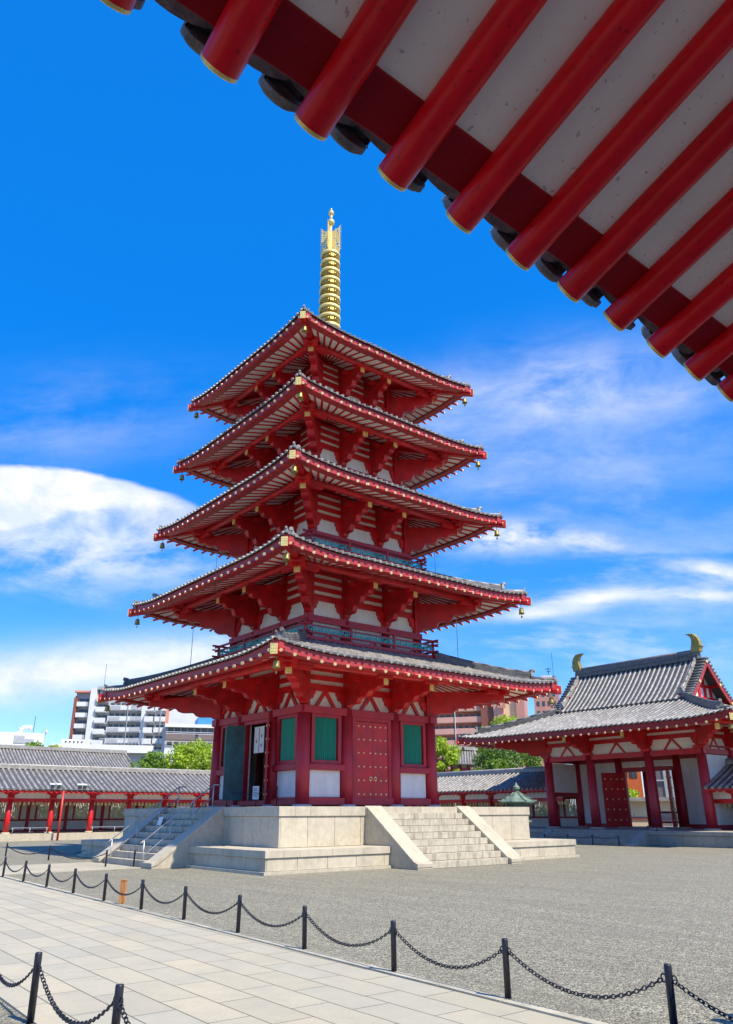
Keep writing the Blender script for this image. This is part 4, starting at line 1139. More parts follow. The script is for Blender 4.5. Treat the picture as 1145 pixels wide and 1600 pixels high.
for (x, y), lb in zip(nrow[1:3], ('right one of the two nearest black bollards at bottom left', 'left, taller-looking one of the two nearest black bollards at bottom left')): bollard(x, y, lb, 'bollards along the near edge of the path')
for (a, b), lb in zip(((nrow[0], nrow[1]), (nrow[1], nrow[2]), (nrow[2], nrow[3])), ('black chain leaving the right nearest bollard at the bottom of the picture', 'black chain sagging between the two nearest bollards at bottom left', 'black chain leaving the left nearest bollard towards the left edge')):
    chain((a[0]+.06, a[1], .49), (b[0]-.06, b[1], .49), .30, lb, 'chains along the near edge of the path')
back = [(-1.26, 9.95), (-.45, 10.75), (6.1, 10.8), (11.1, 11.25)]
for (x, y), lb in zip(back, ('black bollard right beside the foot of the shaded staircase', 'black bollard on the left of the foot of the shaded staircase', 'farther left black bollard near the shadow on the gravel, beyond the path', 'leftmost small black bollard beyond the path, by the cloister')): bollard(x, y, lb, 'bollards before the shaded staircase')
bollard(8.3, 7.9, 'small black bollard in front of the shaded left end of the platform', 'bollards before the shaded staircase')
for a, b, lb in ((back[1], back[2], 'dark chain sagging leftward from the bollard at the shaded staircase'), (back[2], back[3], 'dark chain between the two leftmost bollards beyond the path'), (back[2], (8.3, 7.9), 'dark chain hanging before the shadow of the pagoda')):
    chain((a[0], a[1], .5), (b[0], b[1], .5), .32, lb, 'chains before the shaded staircase', .08, False)
# posts at the gate steps
gp_ = [(GX-2.9, GY+9.0), (GX-1.0, GY+9.0), (GX+.9, GY+9.0), (GX+2.8, GY+9.0)]
for i, (x, y) in enumerate(gp_): bollard(x, y, '%s thin black post from the right before the steps of the gate' % ORD[i], 'thin posts before the gate steps')
for i in range(3): chain((gp_[i][0], gp_[i][1], .5), (gp_[i+1][0], gp_[i+1][1], .5), .08, 'thin chain between the %s and %s posts before the gate steps' % (ORD[i], ORD[i+1]), 'chains before the gate steps', .09, False)
b = MB(); x, y = GX-3.9, GY+6.2; b.tube((x, y, GZ), (x, y, GZ+.85), .025, n=8); b.lathe([(.15, GZ), (.14, GZ+.02), (.03, GZ+.03)], (x, y, 0), 12); b.beam((x-.4, y, GZ+.55), (x+.4, y, GZ+.62), .02, .02)
obj('barrier_post', b, IRON, loc=(x, y, GZ), label='single black barrier post on the gate platform by the right column', cat='post')

# wooden stake
sk = thing('marker_stake', 'small orange wooden stake behind the far chain on the gravel', 'stake', (-13.97, 15.75, 0))
b = MB(); b.obox((-13.97, 15.75, .28), (.05, .045, 0), (-.016, .02, 0), (0, 0, .23)); b.obox((-13.97, 15.75, .525), (.06, .054, 0), (-.02, .025, 0), (0, 0, .014)); obj('board', b, WOODSIGN, sk, bevel=.006)
b = MB(); b.tube((-13.97, 15.75, -.02), (-13.97, 15.75, .07), .022, n=8); obj('foot', b, IRON, sk)

# bronze lantern
LX, LY = -2.25, -11.9
lan = thing('bronze_lantern', 'green bronze lantern with curved roof standing behind the right end of the stone platform', 'lantern', (LX, LY, 0))
def hexl(prof, n=8, rot=pi/8):
    m_ = MB(); 
    o_ = 0
    for r_, z in prof:
        for i in range(n): m_.v.append((LX+r_*math.cos(rot+2*pi*i/n), LY+r_*math.sin(rot+2*pi*i/n), z))
    for j in range(len(prof)-1):
        for i in range(n): m_.face((j*n+i, j*n+(i+1) % n, (j+1)*n+(i+1) % n, (j+1)*n+i))
    m_.face(list(range(n))[::-1]); m_.face([(len(prof)-1)*n+i for i in range(n)]); return m_
obj('base', hexl([(.9, 0), (.9, .25), (.6, .35), (.5, .6), (.32, .75), (.30, 1.15), (.55, 1.3), (.75, 1.45), (.75, 1.55)]), BRONZE, lan)
fb = obj('fire_box', hexl([(.56, 1.56), (.60, 2.0), (.60, 2.42)]), BRONZE, lan)
b = MB()
for i in range(8):
    an = pi/8+2*pi*i/8; d = Vector((math.cos(an), math.sin(an), 0)); b.tube(Vector((LX, LY, 1.56))+d*.6, Vector((LX, LY, 2.42))+d*.63, .035, n=6)
    an2 = an+pi/8; d2 = Vector((math.cos(an2), math.sin(an2), 0))
    for q in range(-2, 3): b.beam(Vector((LX, LY, 1.62))+d2*.565+d2.cross(Vector((0, 0, 1)))*q*.08, Vector((LX, LY, 2.36))+d2*.585+d2.cross(Vector((0, 0, 1)))*q*.08, .03, .03)
obj('grille', b, BRONZE, fb)
lr = obj('lantern_roof', hexl([(.60, 2.40), (1.03, 2.44), (1.06, 2.50), (.78, 2.60), (.50, 2.76), (.26, 2.95), (.16, 3.0)]), BRONZE, lan)
b = MB()
for i in range(8):
    an = pi/8+2*pi*i/8; d = Vector((math.cos(an), math.sin(an), 0)); b.pathtube([Vector((LX, LY, 3.0))+d*.18, Vector((LX, LY, 2.79))+d*.5, Vector((LX, LY, 2.63))+d*.78, Vector((LX, LY, 2.52))+d*1.06, Vector((LX, LY, 2.58))+d*1.14], .03, 6)
obj('roof_rib', b, BRONZE, lr)
obj('finial', hexl([(.16, 3.0), (.17, 3.04), (.10, 3.08), (.20, 3.18), (.19, 3.28), (.08, 3.40), (.02, 3.52)], 12), BRONZE, lan)

# red pole with floodlights in front of the left corridor
fp = at(85, 1306, 66.0); fx, fy = 34.3, fp.y
fl = thing('floodlight_pole', 'slim bright red pole with white floodlights before the left cloister', 'pole', (33.9, 1.0, 0))
b = MB(); b.tube((33.9, 1.0, 0), (33.9, 1.0, 3.72), .085, .075, 12); obj('pole', b, REDPOLE, fl)
b = MB(); b.beam((33.9, .9, 3.74), (33.9, -2.2, 3.74), .07, .06); b.beam((33.9, .6, 3.74), (33.9, 3.2, 3.74), .07, .06); obj('crossbar', b, IRON, fl)
for yy in (2.0, 1.5, -.2, -.6):
    b = MB(); b.obox((33.8, yy, 4.05), (.10, 0, .05), (0, .20, 0), (-.05, 0, .17)); h_ = obj('floodlight', b, CONC, fl, bevel=.02); b = MB(); b.obox((33.69, yy, 4.0), (.01, 0, .005), (0, .17, 0), (-.04, 0, .14)); obj('lens', b, GLASS, h_)
    b = MB(); b.tube((33.9, yy, 3.74), (33.85, yy, 3.95), .025, n=6); obj('bracket', b, IRON, h_)
# low rails on the cloister edge
for yc, w, lb in ((2.9, 2.9, 'thin low rail before the left cloister, left of the red pole'), (-4.0, 4.2, 'thin low rail before the left cloister, nearest the staircase')):
    b = MB(); b.beam((34.9, yc-w/2, .95), (34.9, yc+w/2, .95), .04, .04)
    for f in (-.45, 0, .45): b.tube((34.9, yc+w*f, .5), (34.9, yc+w*f, .95), .025, n=6)
    obj('low_rail', b, STEEL, loc=(34.9, yc, .5), label=lb, cat='rail', group='low rails before the cloister')
# ================================================================== HALLS BEYOND THE CLOISTER
def gable_hall(lb, O, al, o, L, half, ze, zr, floor_h, ribsp=.34, nm='temple_hall'):
    """simple tiled hall: O ground centre, al ridge direction, o towards the camera"""
    O, al, o = Vector(O), Vector(al).normalized(), Vector(o).normalized(); t_ = thing(nm, lb, 'hall', O)
    zz = lambda z: Vector((0, 0, z))
    def RP(side, s, v): return O+o*side*half*(1-v)+al*s+zz(ze+(zr-ze)*(.8*v+.2*v*v))
    rm = MB()
    rm.cur = 1
    for side in (1, -1): rm.sheet([[RP(side, -L+2*L*i/10, j/6) for i in range(11)] for j in range(7)], .08)
    rm.cur = 0
    n = int(2*L/ribsp)
    for i in range(n): 
        s = -L+2*L*(i+.5)/n; ribs(rm, lambda v: RP(1, s, v/half), al, half-.05, .09, .45)
    rf = obj('tiled_roof', rm, [TILE, TILEPAN], t_)
    rd = MB(); rd.beam(O-al*L+zz(zr+.12), O+al*L+zz(zr+.12), .5, .26); rd.beam(O-al*L+zz(zr+.30), O+al*L+zz(zr+.30), .38, .1); obj('ridge', rd, TILE, rf)
    for e in (-1, 1):
        hm = MB(); hip_ridge(hm, [RP(1, e*(L-.3), v) for v in (.98, .8, .6, .4, .2, .06)], .26, .24, .7); obj('verge_ridge', hm, TILE, rf)
    wb = MB(); wb.obox(O+zz(ze/2), o*(half-1.2), al*(L-1.0), zz(ze/2)); obj('wall', wb, WHITE, t_)
    rb = MB(); n = max(2, int(2*L/3))
    for i in range(n+1): rb.obox(O+o*(half-1.15)+al*((-1+2*i/n)*(L-1.1))+zz(ze/2), o*.12, al*.14, zz(ze/2-.02))
    rb.obox(O+o*(half-1.13)+zz(ze-.5), o*.1, al*(L-1), zz(.15)); obj('frame', rb, RED, t_)
    return t_
gable_hall('wide grey tiled hall roof rising behind the left cloister', (57.0, 4.5, 0), (0, 1, 0), (-1, 0, 0), 18.0, 5.2, 5.9, 8.45, 5)
p = at(722, 1271, 88); d_ = (p-CAM); d_.z = 0; d_.normalize()
gable_hall('small white temple building with tiled roof among the trees beyond the cloister', (p.x, p.y, 0), (d_.x*.6+d_.y*.8, d_.y*.6-d_.x*.8, 0), (-d_.x, -d_.y, 0), 2.3, 2.2, 6.75, 8.35, 5, .34)

# ================================================================== CITY BUILDINGS
class Bld:
    """box-frame building: face between two azimuths of the plan, D metres away; coordinates along the face in metres"""
    def __init__(s, nm, lb, px0, px1, D, turn=0, cat='building', group=None):
        s.a = at(px0, 1271, D); s.b = at(px1, 1271, D); s.a.z = s.b.z = 0
        s.al = (s.b-s.a).normalized(); s.W = (s.b-s.a).length
        if turn: s.al = Matrix.Rotation(turn, 3, 'Z') @ s.al
        s.dp = Vector((0, 0, 1)).cross(s.al); s.D = D; s.px0, s.px1 = px0, px1
        if s.dp.dot(CAM-s.a) > 0: s.dp = -s.dp
        s.t = thing(nm, lb, cat, s.a, group)
    def u(s, px): return s.W*(px-s.px0)/(s.px1-s.px0)
    def z(s, py, px=None): return at(px or (s.px0+s.px1)/2, py, s.D).z
    def box(s, m_, u0, u1, d0, d1, z0, z1):
        m_.obox(s.a+s.al*((u0+u1)/2)+s.dp*((d0+d1)/2)+Vector((0, 0, (z0+z1)/2)), s.al*(abs(u1-u0)/2), s.dp*(abs(d1-d0)/2), Vector((0, 0, abs(z1-z0)/2)))
    def part(s, nm, mt, boxes, parent=None):
        m_ = MB()
        for b_ in boxes: s.box(m_, *b_)
        return obj(nm, m_, mt, parent or s.t)
# ---- white apartment tower on the left
B1 = Bld('apartment_building', 'white apartment block with stacked balconies rising left of the pagoda', 92, 248, 230, R(-12))
u, z = B1.u, B1.z
W1 = B1.W
FH = 2.92; topz = z(1092)
B1.part('wall', CONCG, [(u(93), u(120), 1.6, 12, 0, topz+1.4)])
B1.part('brick_pier', BROWN, [(u(93)-.2, u(97.5), .2, 1.6, 0, topz), (u(93)-.25, u(94), 1.6, 11, 0, topz+.6)])
B1.part('roof_trim', SALMON, [(u(93)-.3, u(120), .1, 12, topz+1.42, topz+1.9)])
B1.part('tower', CONC, [(u(119), u(130), -.6, 12, 0, z(1077))])
B1.part('wall', CONCG, [(u(130), u(151), 1.2, 12, 0, z(1086)), (u(151), u(208), 1.8, 12, 0, z(1097))])
B1.part('stair_tower', CONC, [(u(206), u(214), .2, 12, 0, z(1096)), (u(214), u(247), 1.8, 12, 0, z(1097))])
B1.part('roof_cap', CONCG, [(u(131), u(149), -.9, 6, z(1080), z(1075)), (u(133), u(147), .2, 5, z(1086), z(1080))])
B1.part('antenna', IRON, [(u(136)-.04, u(136)+.04, 2, 2.08, z(1075), z(1038))])
for f in range(9):
    zf = topz-1.2-FH*f
    bl = B1.part('balcony', CONC, [(u(97.5), u(113), -.1, .05, zf-1.15, zf), (u(97.5), u(119), .05, 1.6, zf-1.3, zf-1.1)])
    B1.part('glass_panel', CONCG, [(u(113), u(119), -.1, .05, zf-1.1, zf-.05)], bl)
    B1.part('window', GLASS, [(u(100), u(108), 1.5, 1.62, zf-1.05, zf+1.0), (u(109), u(117), 1.5, 1.62, zf-1.05, zf+1.0)])
    zf2 = z(1086)-.8-FH*f
    bl = B1.part('balcony', CONC, [(u(131), u(149), -1.3, -1.1, zf2-1.3, zf2), (u(131), u(149), -1.1, 1.2, zf2-1.5, zf2-1.28), (u(131), u(131)+.15, -1.1, 1.2, zf2-1.28, zf2)])
    B1.part('window', GLASS, [(u(133), u(139), 1.1, 1.22, zf2-1.2, zf2+.9), (u(140), u(148), 1.1, 1.22, zf2-1.2, zf2+.9)])
    zf3 = z(1097)-1.2-FH*f
    bl = B1.part('balcony', CONC, [(u(151), u(188), -.2, -.05, zf3-1.2, zf3), (u(151), u(206), -.05, 1.8, zf3-1.4, zf3-1.18)])
    B1.part('glass_panel', CONCG, [(u(153), u(171), -.26, -.21, zf3-1.0, zf3-.15), (u(188), u(206), -.2, -.05, zf3-1.15, zf3)], bl)
    B1.part('window', GLASS, [(u(152+9*q), u(152+9*q+6.5), 1.7, 1.82, zf3-1.1, zf3+.9) for q in range(6)])
    zf4 = z(1099)-1.0-FH*f
    bl = B1.part('balcony', CONC, [(u(214), u(229), -2.4, -2.2, zf4-1.5, zf4-.1), (u(214), u(229), -2.2, 1.8, zf4-1.6, zf4-1.4), (u(229), u(247), -.4, -.2, zf4-1.2, zf4+.1), (u(229), u(247), -.2, 1.8, zf4-1.3, zf4-1.1)])
    B1.part('window', GLASS, [(u(216), u(227), 1.7, 1.82, zf4-1.3, zf4+.9), (u(231), u(245), 1.7, 1.82, zf4-1.0, zf4+.9)])
rb_ = random.Random(4)
for f in range(8):
    for px_ in (104, 141, 163, 181, 199, 221, 239):
        if rb_.random() < .5:
            zf = (topz if px_ < 120 else z(1086) if px_ < 150 else z(1097))-2.0-FH*f; w_ = rb_.uniform(.5, 1.3)
            B1.part('air_unit' if w_ < .9 else 'laundry', CONCG if w_ < .9 else CLOTH, [(u(px_), u(px_)+w_, .5, .8 if w_ < .9 else .55, zf-.3, zf+(.5 if w_ < .9 else 1.0))])
B1.part('drain_pipe', CONCG, [(u(183.5), u(184.4), -.5, -.3, 0, z(1085)), (u(239), u(239.9), -.7, -.5, 0, z(1085))])
# ---- pale block with salmon edges
B2 = Bld('apartment_building', 'pale blank-walled block with salmon corner strips just left of the pagoda', 247, 308, 215, R(-8))
u, z = B2.u, B2.z
B2.part('wall', CONC, [(0, B2.W, 0, 14, 0, z(1104))]); B2.part('corner_strip', SALMON, [(-.2, u(251), -.25, .3, 0, z(1103)), (u(303), B2.W+.2, -.25, .3, 0, z(1103))])
B3 = Bld('apartment_building', 'beige building with dark bands and blue roof sheet behind the green trees', 248, 352, 180, R(5))
u, z = B3.u, B3.z
B3.part('wall', CONCG, [(0, B3.W, 1.2, 14, 0, z(1133))])
B3.part('roof_edge', CONC, [(-.3, B3.W, -.5, 14, z(1137), z(1132))])
B3.part('roof_sheet', BLUEROOF, [(u(300), B3.W, 2, 10, z(1132), z(1119))])
for f in range(6):
    zf = z(1140)-3.0*f
    B3.part('balcony', DARKBAND if f % 2 == 0 else CONC, [(0, u(296), -.4, -.1, zf-2.3, zf-1.1), (u(300), B3.W, -.6, -.3, zf-2.3, zf-1.1)])
    B3.part('window', GLASS, [(u(252+11*q), u(252+11*q+8), 1.1, 1.22, zf-1.2, zf+.4) for q in range(8)])
    B3.part('balcony_rail', CONC, [(0, B3.W, -.45, -.41, zf-1.05, zf-.95), (0, B3.W, -.45, -.41, zf-.7, zf-.6)])
# ---- low white flat-roofed building behind the hall
B4 = Bld('flat_roof_building', 'low white flat-roofed building with long parapet behind the tiled hall', 76, 230, 125)
u, z = B4.u, B4.z
B4.part('wall', CONCG, [(0, u(222), 1, 12, 0, z(1176))])
B4.part('parapet', CONC, [(-1, B4.W, -.3, 12, z(1176), z(1164))])
B4.part('rooftop_rail', STEEL, [(u(140), u(212), 1, 1.08, z(1164)+.9, z(1164)+1.0)]+[(u(140+6*q), u(140+6*q)+.06, 1, 1.08, z(1164), z(1164)+1) for q in range(13)])
B4.part('rooftop_block', CONC, [(u(78), u(123), 4, 8, z(1164), z(1153))]); B4.part('vent', IRON, [(u(84+6.5*q), u(87+6.5*q), 3.9, 4.0, z(1158), z(1156)) for q in range(5)])
B4.part('window', GLASS, [(u(212), u(219), .85, 1.0, z(1200), z(1182))])
# ---- white rooftop building far left
B5 = Bld('rooftop_building', 'low white building with a fat curved roof duct at the left edge', -30, 52, 140)
u, z = B5.u, B5.z
B5.part('wall', CONC, [(0, B5.W, 0, 10, 0, z(1144)), (0, u(85), .5, 10, 0, z(1164))])
B5.part('window', CONCG, [(u(3), u(20), -.08, .02, z(1161), z(1149)), (u(21), u(36), -.08, .02, z(1161), z(1154))])
dm = MB(); pp_ = [B5.a+B5.al*u(x_)+B5.dp*2+Vector((0, 0, z(y_))) for x_, y_ in ((11, 1146), (11, 1140), (13, 1136), (17, 1134.5), (24, 1134.5), (30, 1134.5))]
dm.pathtube(pp_, .42, 12); obj('duct', dm, CONC, B5.t)
B5.part('antenna', IRON, [(u(33)-.04, u(33)+.04, 2, 2.08, z(1146), z(1116)), (u(47)-.03, u(47)+.03, 1, 1.06, z(1146), z(1140))])
dm = MB(); c = B5.a+B5.al*u(55)+B5.dp*1+Vector((0, 0, z(1141))); dm.tube(c, c+B5.al*.12-B5.dp*.05, .42, .30, 16); obj('dish', dm, CONC, B5.t)
B5.part('mast', STEEL, [(u(53)-.04, u(53)+.04, 1, 1.08, z(1165), z(1141))])
# ---- tan apartment block right of the pagoda
B6 = Bld('apartment_building', 'tan and pink apartment block with long balconies between pagoda and gate', 640, 768, 200, R(-10))
u, z = B6.u, B6.z
B6.part('wall', TANW, [(0, B6.W, 1.6, 14, 0, z(1080))])
B6.part('pier', BROWN, [(u(761), u(768)+2.2, -.8, 12, 0, z(1078))]); B6.part('bay', TANB, [(u(768)+2.2, u(768)+4.6, -1.6, 10, 0, z(1086))])
B6.part('end_block', CREAM, [(u(768)+4.6, u(768)+7.6, .5, 10, 0, z(1085))]); B6.part('end_pier', TANW, [(u(768)+7.6, u(768)+9.6, -.4, 10, 0, z(1085))])
for f in range(9):
    zf = z(1088)-2.75*f
    B6.part('balcony', TANB, [(0, u(764), -.2, 0, zf-1.3, zf), (0, u(764), 0, 1.6, zf-1.5, zf-1.28)])
    B6.part('window', GLASS, [(u(642+10*q), u(642+10*q+6), 1.5, 1.62, zf-1.1, zf+.75) for q in range(12)])
    B6.part('balcony', TANW, [(u(768)+3.2, u(768)+5.2, -2.2, -1.6, zf-1.2, zf)])
B6.part('drain_pipe', CONC, [(u(718), u(719), -.4, -.25, 0, z(1060))])
B7 = Bld('apartment_building', 'tall pink tower with roof sign and aerial peeking over the gate roof', 848, 890, 260)
u, z = B7.u, B7.z
B7.part('wall', TANW, [(0, B7.W, 0, 12, 0, z(1060))]); B7.part('roof_cap', CONCG, [(u(852), u(886), 1, 8, z(1060), z(1056))])
B7.part('roof_sign', CONC, [(u(864+3.6*q), u(864+3.6*q+2.6), -.3, -.1, z(1059), z(1055)) for q in range(5)])
B7.part('aerial', IRON, [(u(876)-.1, u(876)+.1, 2, 2.2, z(1056), z(1041)), (u(871), u(881), 2, 2.12, z(1044), z(1044)+.2), (u(873), u(880), 2, 2.12, z(1048), z(1048)+.2), (u(884)-.06, u(884)+.06, 2, 2.2, z(1056), z(1018))])
for f in range(8): B7.part('window', GLASS, [(u(852+9*q), u(852+9*q+5), -.06, .02, z(1066)-3*f-1.5, z(1066)-3*f) for q in range(4)])
# ---- seen through the gate
B8 = Bld('brick_building', 'bright orange brick building seen through the open gate', 940, 1009, 120)
u, z = B8.u, B8.z
B8.part('wall', ORANGE, [(0, B8.W, 0, 10, 0, z(1185))])
for f in range(4):
    for q in range(4):
        u0 = u(944+15.5*q); zf = z(1202)-3.9*f; w_ = B8.part('window', GLASS, [(u0, u0+1.0, -.06, .05, zf-1.2, zf)]); B8.part('frame', STEEL, [(u0+.47, u0+.51, -.1, -.06, zf-1.2, zf)], w_)
B9 = Bld('grey_building', 'grey concrete building seen through the right half of the open gate', 1011, 1066, 105)
u, z = B9.u, B9.z
B9.part('wall', CONCG, [(0, B9.W, 0, 10, 0, z(1180))]); B9.part('shaft', DARKBAND, [(u(1033), u(1044), -.3, 0, 0, z(1180))]); B9.part('pipe', CONCG, [(u(1046), u(1047), -.5, -.35, 0, z(1182)), (u(1022), u(1050), -.5, -.35, z(1221), z(1221)+.15)])
B9.part('window', GLASS, [(u(1012), u(1019), -.06, .03, z(1205), z(1192)), (u(1023), u(1030), -.06, .03, z(1205), z(1192)), (u(1012), u(1030), -.06, .03, z(1232), z(1219))])
B10 = Bld('tile_topped_wall', 'low cream wall with tiled top seen through the open gate', 925, 1085, 82, cat='wall')
u, z = B10.u, B10.z
B10.part('wall', CREAM, [(0, B10.W, 0, .6, 0, 2.9)]); B10.part('tile_cap', TILE, [(-.2, B10.W, -.5, 1.1, 2.9, 3.05), (-.2, B10.W, -.2, .8, 3.06, 3.25)]); B10.part('band', BROWN, [(0, B10.W, -.05, .0, 1.2, 1.5)])

# ================================================================== TREES
def tree(lb, px, ytop, D, rad, hcrown, mt, n=5200, leaf=.30, group='trees beyond the cloister', seed=1, flat=1.0):
    rnd = random.Random(seed); base = at(px, 1271, D); base.z = 0; top = at(px, ytop, D).z
    t_ = thing('tree', lb, 'tree', base, group)
    zc = top-hcrown*.5; tr = MB(); r0 = .09*rad+.12
    fork = base+Vector((0, 0, max(1.0, top-hcrown*.95)))
    tr.tube(base, fork, r0, r0*.75, 10)
    clumps = []
    for i in range(34):
        while True:
            q = Vector((rnd.uniform(-1, 1), rnd.uniform(-1, 1), rnd.uniform(-1, 1)))
            if .25 < q.length < 1: break
        q = q.normalized()*(q.length**.5)
        clumps.append((base+Vector((q.x*rad*.78, q.y*rad*.78, 0))+Vector((0, 0, zc+q.z*hcrown*.40)), rad*rnd.uniform(.20, .38)))
    clumps.append((base+Vector((0, 0, top-rad*.25)), rad*.3))
    for c_, r_ in clumps[:14]:
        mid = fork.lerp(c_, .5)+Vector((rnd.uniform(-.3, .3), rnd.uniform(-.3, .3), -.2)); tr.tube(fork-Vector((0, 0, .2)), mid, r0*.42, r0*.25, 6); tr.tube(mid, c_, r0*.25, r0*.08, 6)
    obj('trunk', tr, BARK, t_)
    cm = MB(); per = n//len(clumps)
    for c_, r_ in clumps:
        for i in range(per):
            q = Vector((rnd.gauss(0, 1), rnd.gauss(0, 1), rnd.gauss(0, 1))).normalized()*(r_*rnd.uniform(.35, 1.08)**.6)
            q.z *= .75; p = c_+q
            nn = (q.normalized()*.7+Vector((rnd.uniform(-1, 1), rnd.uniform(-1, 1), rnd.uniform(-.3, 1)))).normalized()
            ax = nn.cross(Vector((rnd.uniform(-1, 1), rnd.uniform(-1, 1), rnd.uniform(-1, 1)))).normalized(); ay = nn.cross(ax); s = leaf*rnd.uniform(.6, 1.25)
            o_ = len(cm.v)
            cm.v += [tuple(p-ax*s*.6), tuple(p+ay*s*.33-nn*s*.1), tuple(p+ax*s*.6), tuple(p-ay*s*.33-nn*s*.1)]; cm.face((o_, o_+1, o_+2, o_+3))
    obj('crown', cm, mt, t_)
tree('bright green round tree left of the pagoda, lower of the pair above the cloister roof', 238, 1172, 92, 2.9, 5.5, LEAFM, seed=3)
tree('tall bright yellow-green tree standing against the left side of the pagoda', 302, 1153, 90, 3.7, 6.5, LEAFB, n=7500, seed=5)
tree('yellow-green tree hidden partly behind the left wall of the pagoda', 352, 1165, 94, 3.0, 6, LEAFB, seed=8)
tree('bright yellow-green tree close to the right wall of the pagoda', 692, 1150, 84, 2.6, 7.5, LEAFB, n=6000, seed=11)
tree('broad dark green tree with bare limbs left of the gate columns', 805, 1150, 82, 4.2, 6.0, LEAFD, n=6000, seed=13)
tree('mid green bushy tree in front of the dark one, left of the gate', 772, 1185, 79, 2.4, 4.2, LEAFM, seed=14)
tree('sunny tree top showing above the left end of the gate roof', 790, 1117, 98, 4.0, 6.5, LEAFB, n=6500, seed=17)
tree('small sunny tree top close to the gate roof, right of another', 832, 1122, 100, 2.8, 6, LEAFB, seed=19)
tree('low rounded green treetop above the tiled hall at far left', 42, 1157, 104, 2.6, 4.0, LEAFM, seed=23)
tree('small tuft of green above the tiled hall ridge, right of the treetop at far left', 72, 1163, 103, 1.3, 3.0, LEAFB, n=2500, seed=25)
tree('tiny yellow-green shrub top peeping over the left cloister roof', 113, 1196, 84, .62, 1.6, LEAFB, n=900, leaf=.2, seed=29)
tree('sunny shrub seen through the gate against the orange building', 985, 1232, 90, 1.3, 2.4, LEAFB, n=1500, seed=31)

def hedge(lb, p0, p1, w, h, n, seed):
    rnd = random.Random(seed); p0, p1 = Vector(p0), Vector(p1); cm = MB()
    for i in range(n):
        f = rnd.random(); p = p0.lerp(p1, f)+Vector((rnd.uniform(-w, w), rnd.uniform(-w, w), h*(.05+.95*rnd.random()**.8)*(.8+.2*math.sin(f*37)*math.sin(f*11+1))))
        nn = Vector((rnd.gauss(0, 1), rnd.gauss(0, 1), rnd.gauss(0, 1)+.4)).normalized(); ax = nn.cross(Vector((rnd.uniform(-1, 1), rnd.uniform(-1, 1), .3))).normalized(); ay = nn.cross(ax); s_ = rnd.uniform(.2, .42); o_ = len(cm.v)
        cm.v += [tuple(p-ax*s_*.6), tuple(p+ay*s_*.33), tuple(p+ax*s_*.6), tuple(p-ay*s_*.33)]; cm.face((o_, o_+1, o_+2, o_+3))
    t_ = thing('hedge', lb, 'hedge', p0.lerp(p1, .5)); obj('foliage', cm, LEAFD, t_)
    st_ = MB(); d = (p1-p0)
    for i in range(24): q = p0+d*((i+.5)/24); st_.tube(q, q+Vector((.1, 0, h*.7)), .05, .02, 6)
    obj('stem', st_, BARK, t_)
hedge('dark hedge glimpsed through the slatted windows of the left cloister', (46.5, -14, 0), (46.5, 10, 0), 1.0, 3.2, 6500, 41)
hedge('dark hedge glimpsed through the windows of the cloister between pagoda and gate', (9, -38.5, 0), (30, -38.5, 0), 1.0, 3.0, 5500, 43)

# ================================================================== SUN AND SKY
SUN_EL, SUN_AZ = R(55), R(187)     # azimuth of the sun, counter-clockwise from +x (west is 180)
sd = Vector((math.cos(SUN_EL)*math.cos(SUN_AZ), math.cos(SUN_EL)*math.sin(SUN_AZ), math.sin(SUN_EL)))
sl = bpy.data.lights.new('sun', 'SUN'); sl.energy = 3.3; sl.angle = R(.53); sl.color = (1, .90, .71)
so_ = bpy.data.objects.new('sun', sl); COL.objects.link(so_); so_.rotation_euler = sd.to_track_quat('Z', 'Y').to_euler(); so_.location = (-60, -5, 70)
W = bpy.data.worlds.new('World'); SC.world = W; W.use_nodes = True
t = NT(W.node_tree); bg = W.node_tree.nodes['Background']
sky = t.n('ShaderNodeTexSky', sky_type='NISHITA', sun_disc=False, sun_elevation=SUN_EL, sun_rotation=pi/2-SUN_AZ, altitude=50, air_density=1.0, dust_density=.4, ozone_density=3.0)
dirv = t.n('ShaderNodeTexCoord').outputs['Generated']
def dot(v): return t.n('ShaderNodeVectorMath', operation='DOT_PRODUCT', inp={0: dirv, 1: tuple(v)}).outputs['Value']
def tang(px, py, rot=0):
    """coordinates on the sky dome around a direction, in thousandths of a radian (x right, y up)"""
    rot += math.atan2(572-px, py+2240)
    e0 = ray(px, py); e1 = e0.cross(Vector((0, 0, 1))).normalized(); e2 = e1.cross(e0)
    a, b_ = e1*math.cos(rot)+e2*math.sin(rot), -e1*math.sin(rot)+e2*math.cos(rot)
    w_ = t.math('MAXIMUM', dot(e0), .05)
    return t.math('MULTIPLY', t.math('DIVIDE', dot(a), w_), F), t.math('MULTIPLY', t.math('DIVIDE', dot(b_), w_), F)
def noise(vec, scale, detail=6, rough=.6, dist=0):
    return t.n('ShaderNodeTexNoise', inp={'Vector': vec, 'Scale': scale, 'Detail': detail, 'Roughness': rough, 'Distortion': dist}).outputs[0]
def xyz(x, y, z=0): return t.n('ShaderNodeCombineXYZ', inp={0: x, 1: y, 2: z}).outputs[0]
def gauss(x, y, sx, sy):
    q = t.math('ADD', t.math('POWER', t.math('ABSOLUTE', t.math('DIVIDE', x, sx)), 2), t.math('POWER', t.math('ABSOLUTE', t.math('DIVIDE', y, sy)), 2))
    return t.math('POWER', 2.718, t.math('MULTIPLY', q, -1))
def sstep(v, a, b_): return t.n('ShaderNodeMapRange', interpolation_type='SMOOTHSTEP', inp={0: v, 1: a, 2: b_, 3: 0, 4: 1}).outputs[0]
cov = None
def addc(c):
    global cov
    cov = c if cov is None else t.math('SUBTRACT', 1, t.math('MULTIPLY', t.math('SUBTRACT', 1, cov), t.math('SUBTRACT', 1, c)))
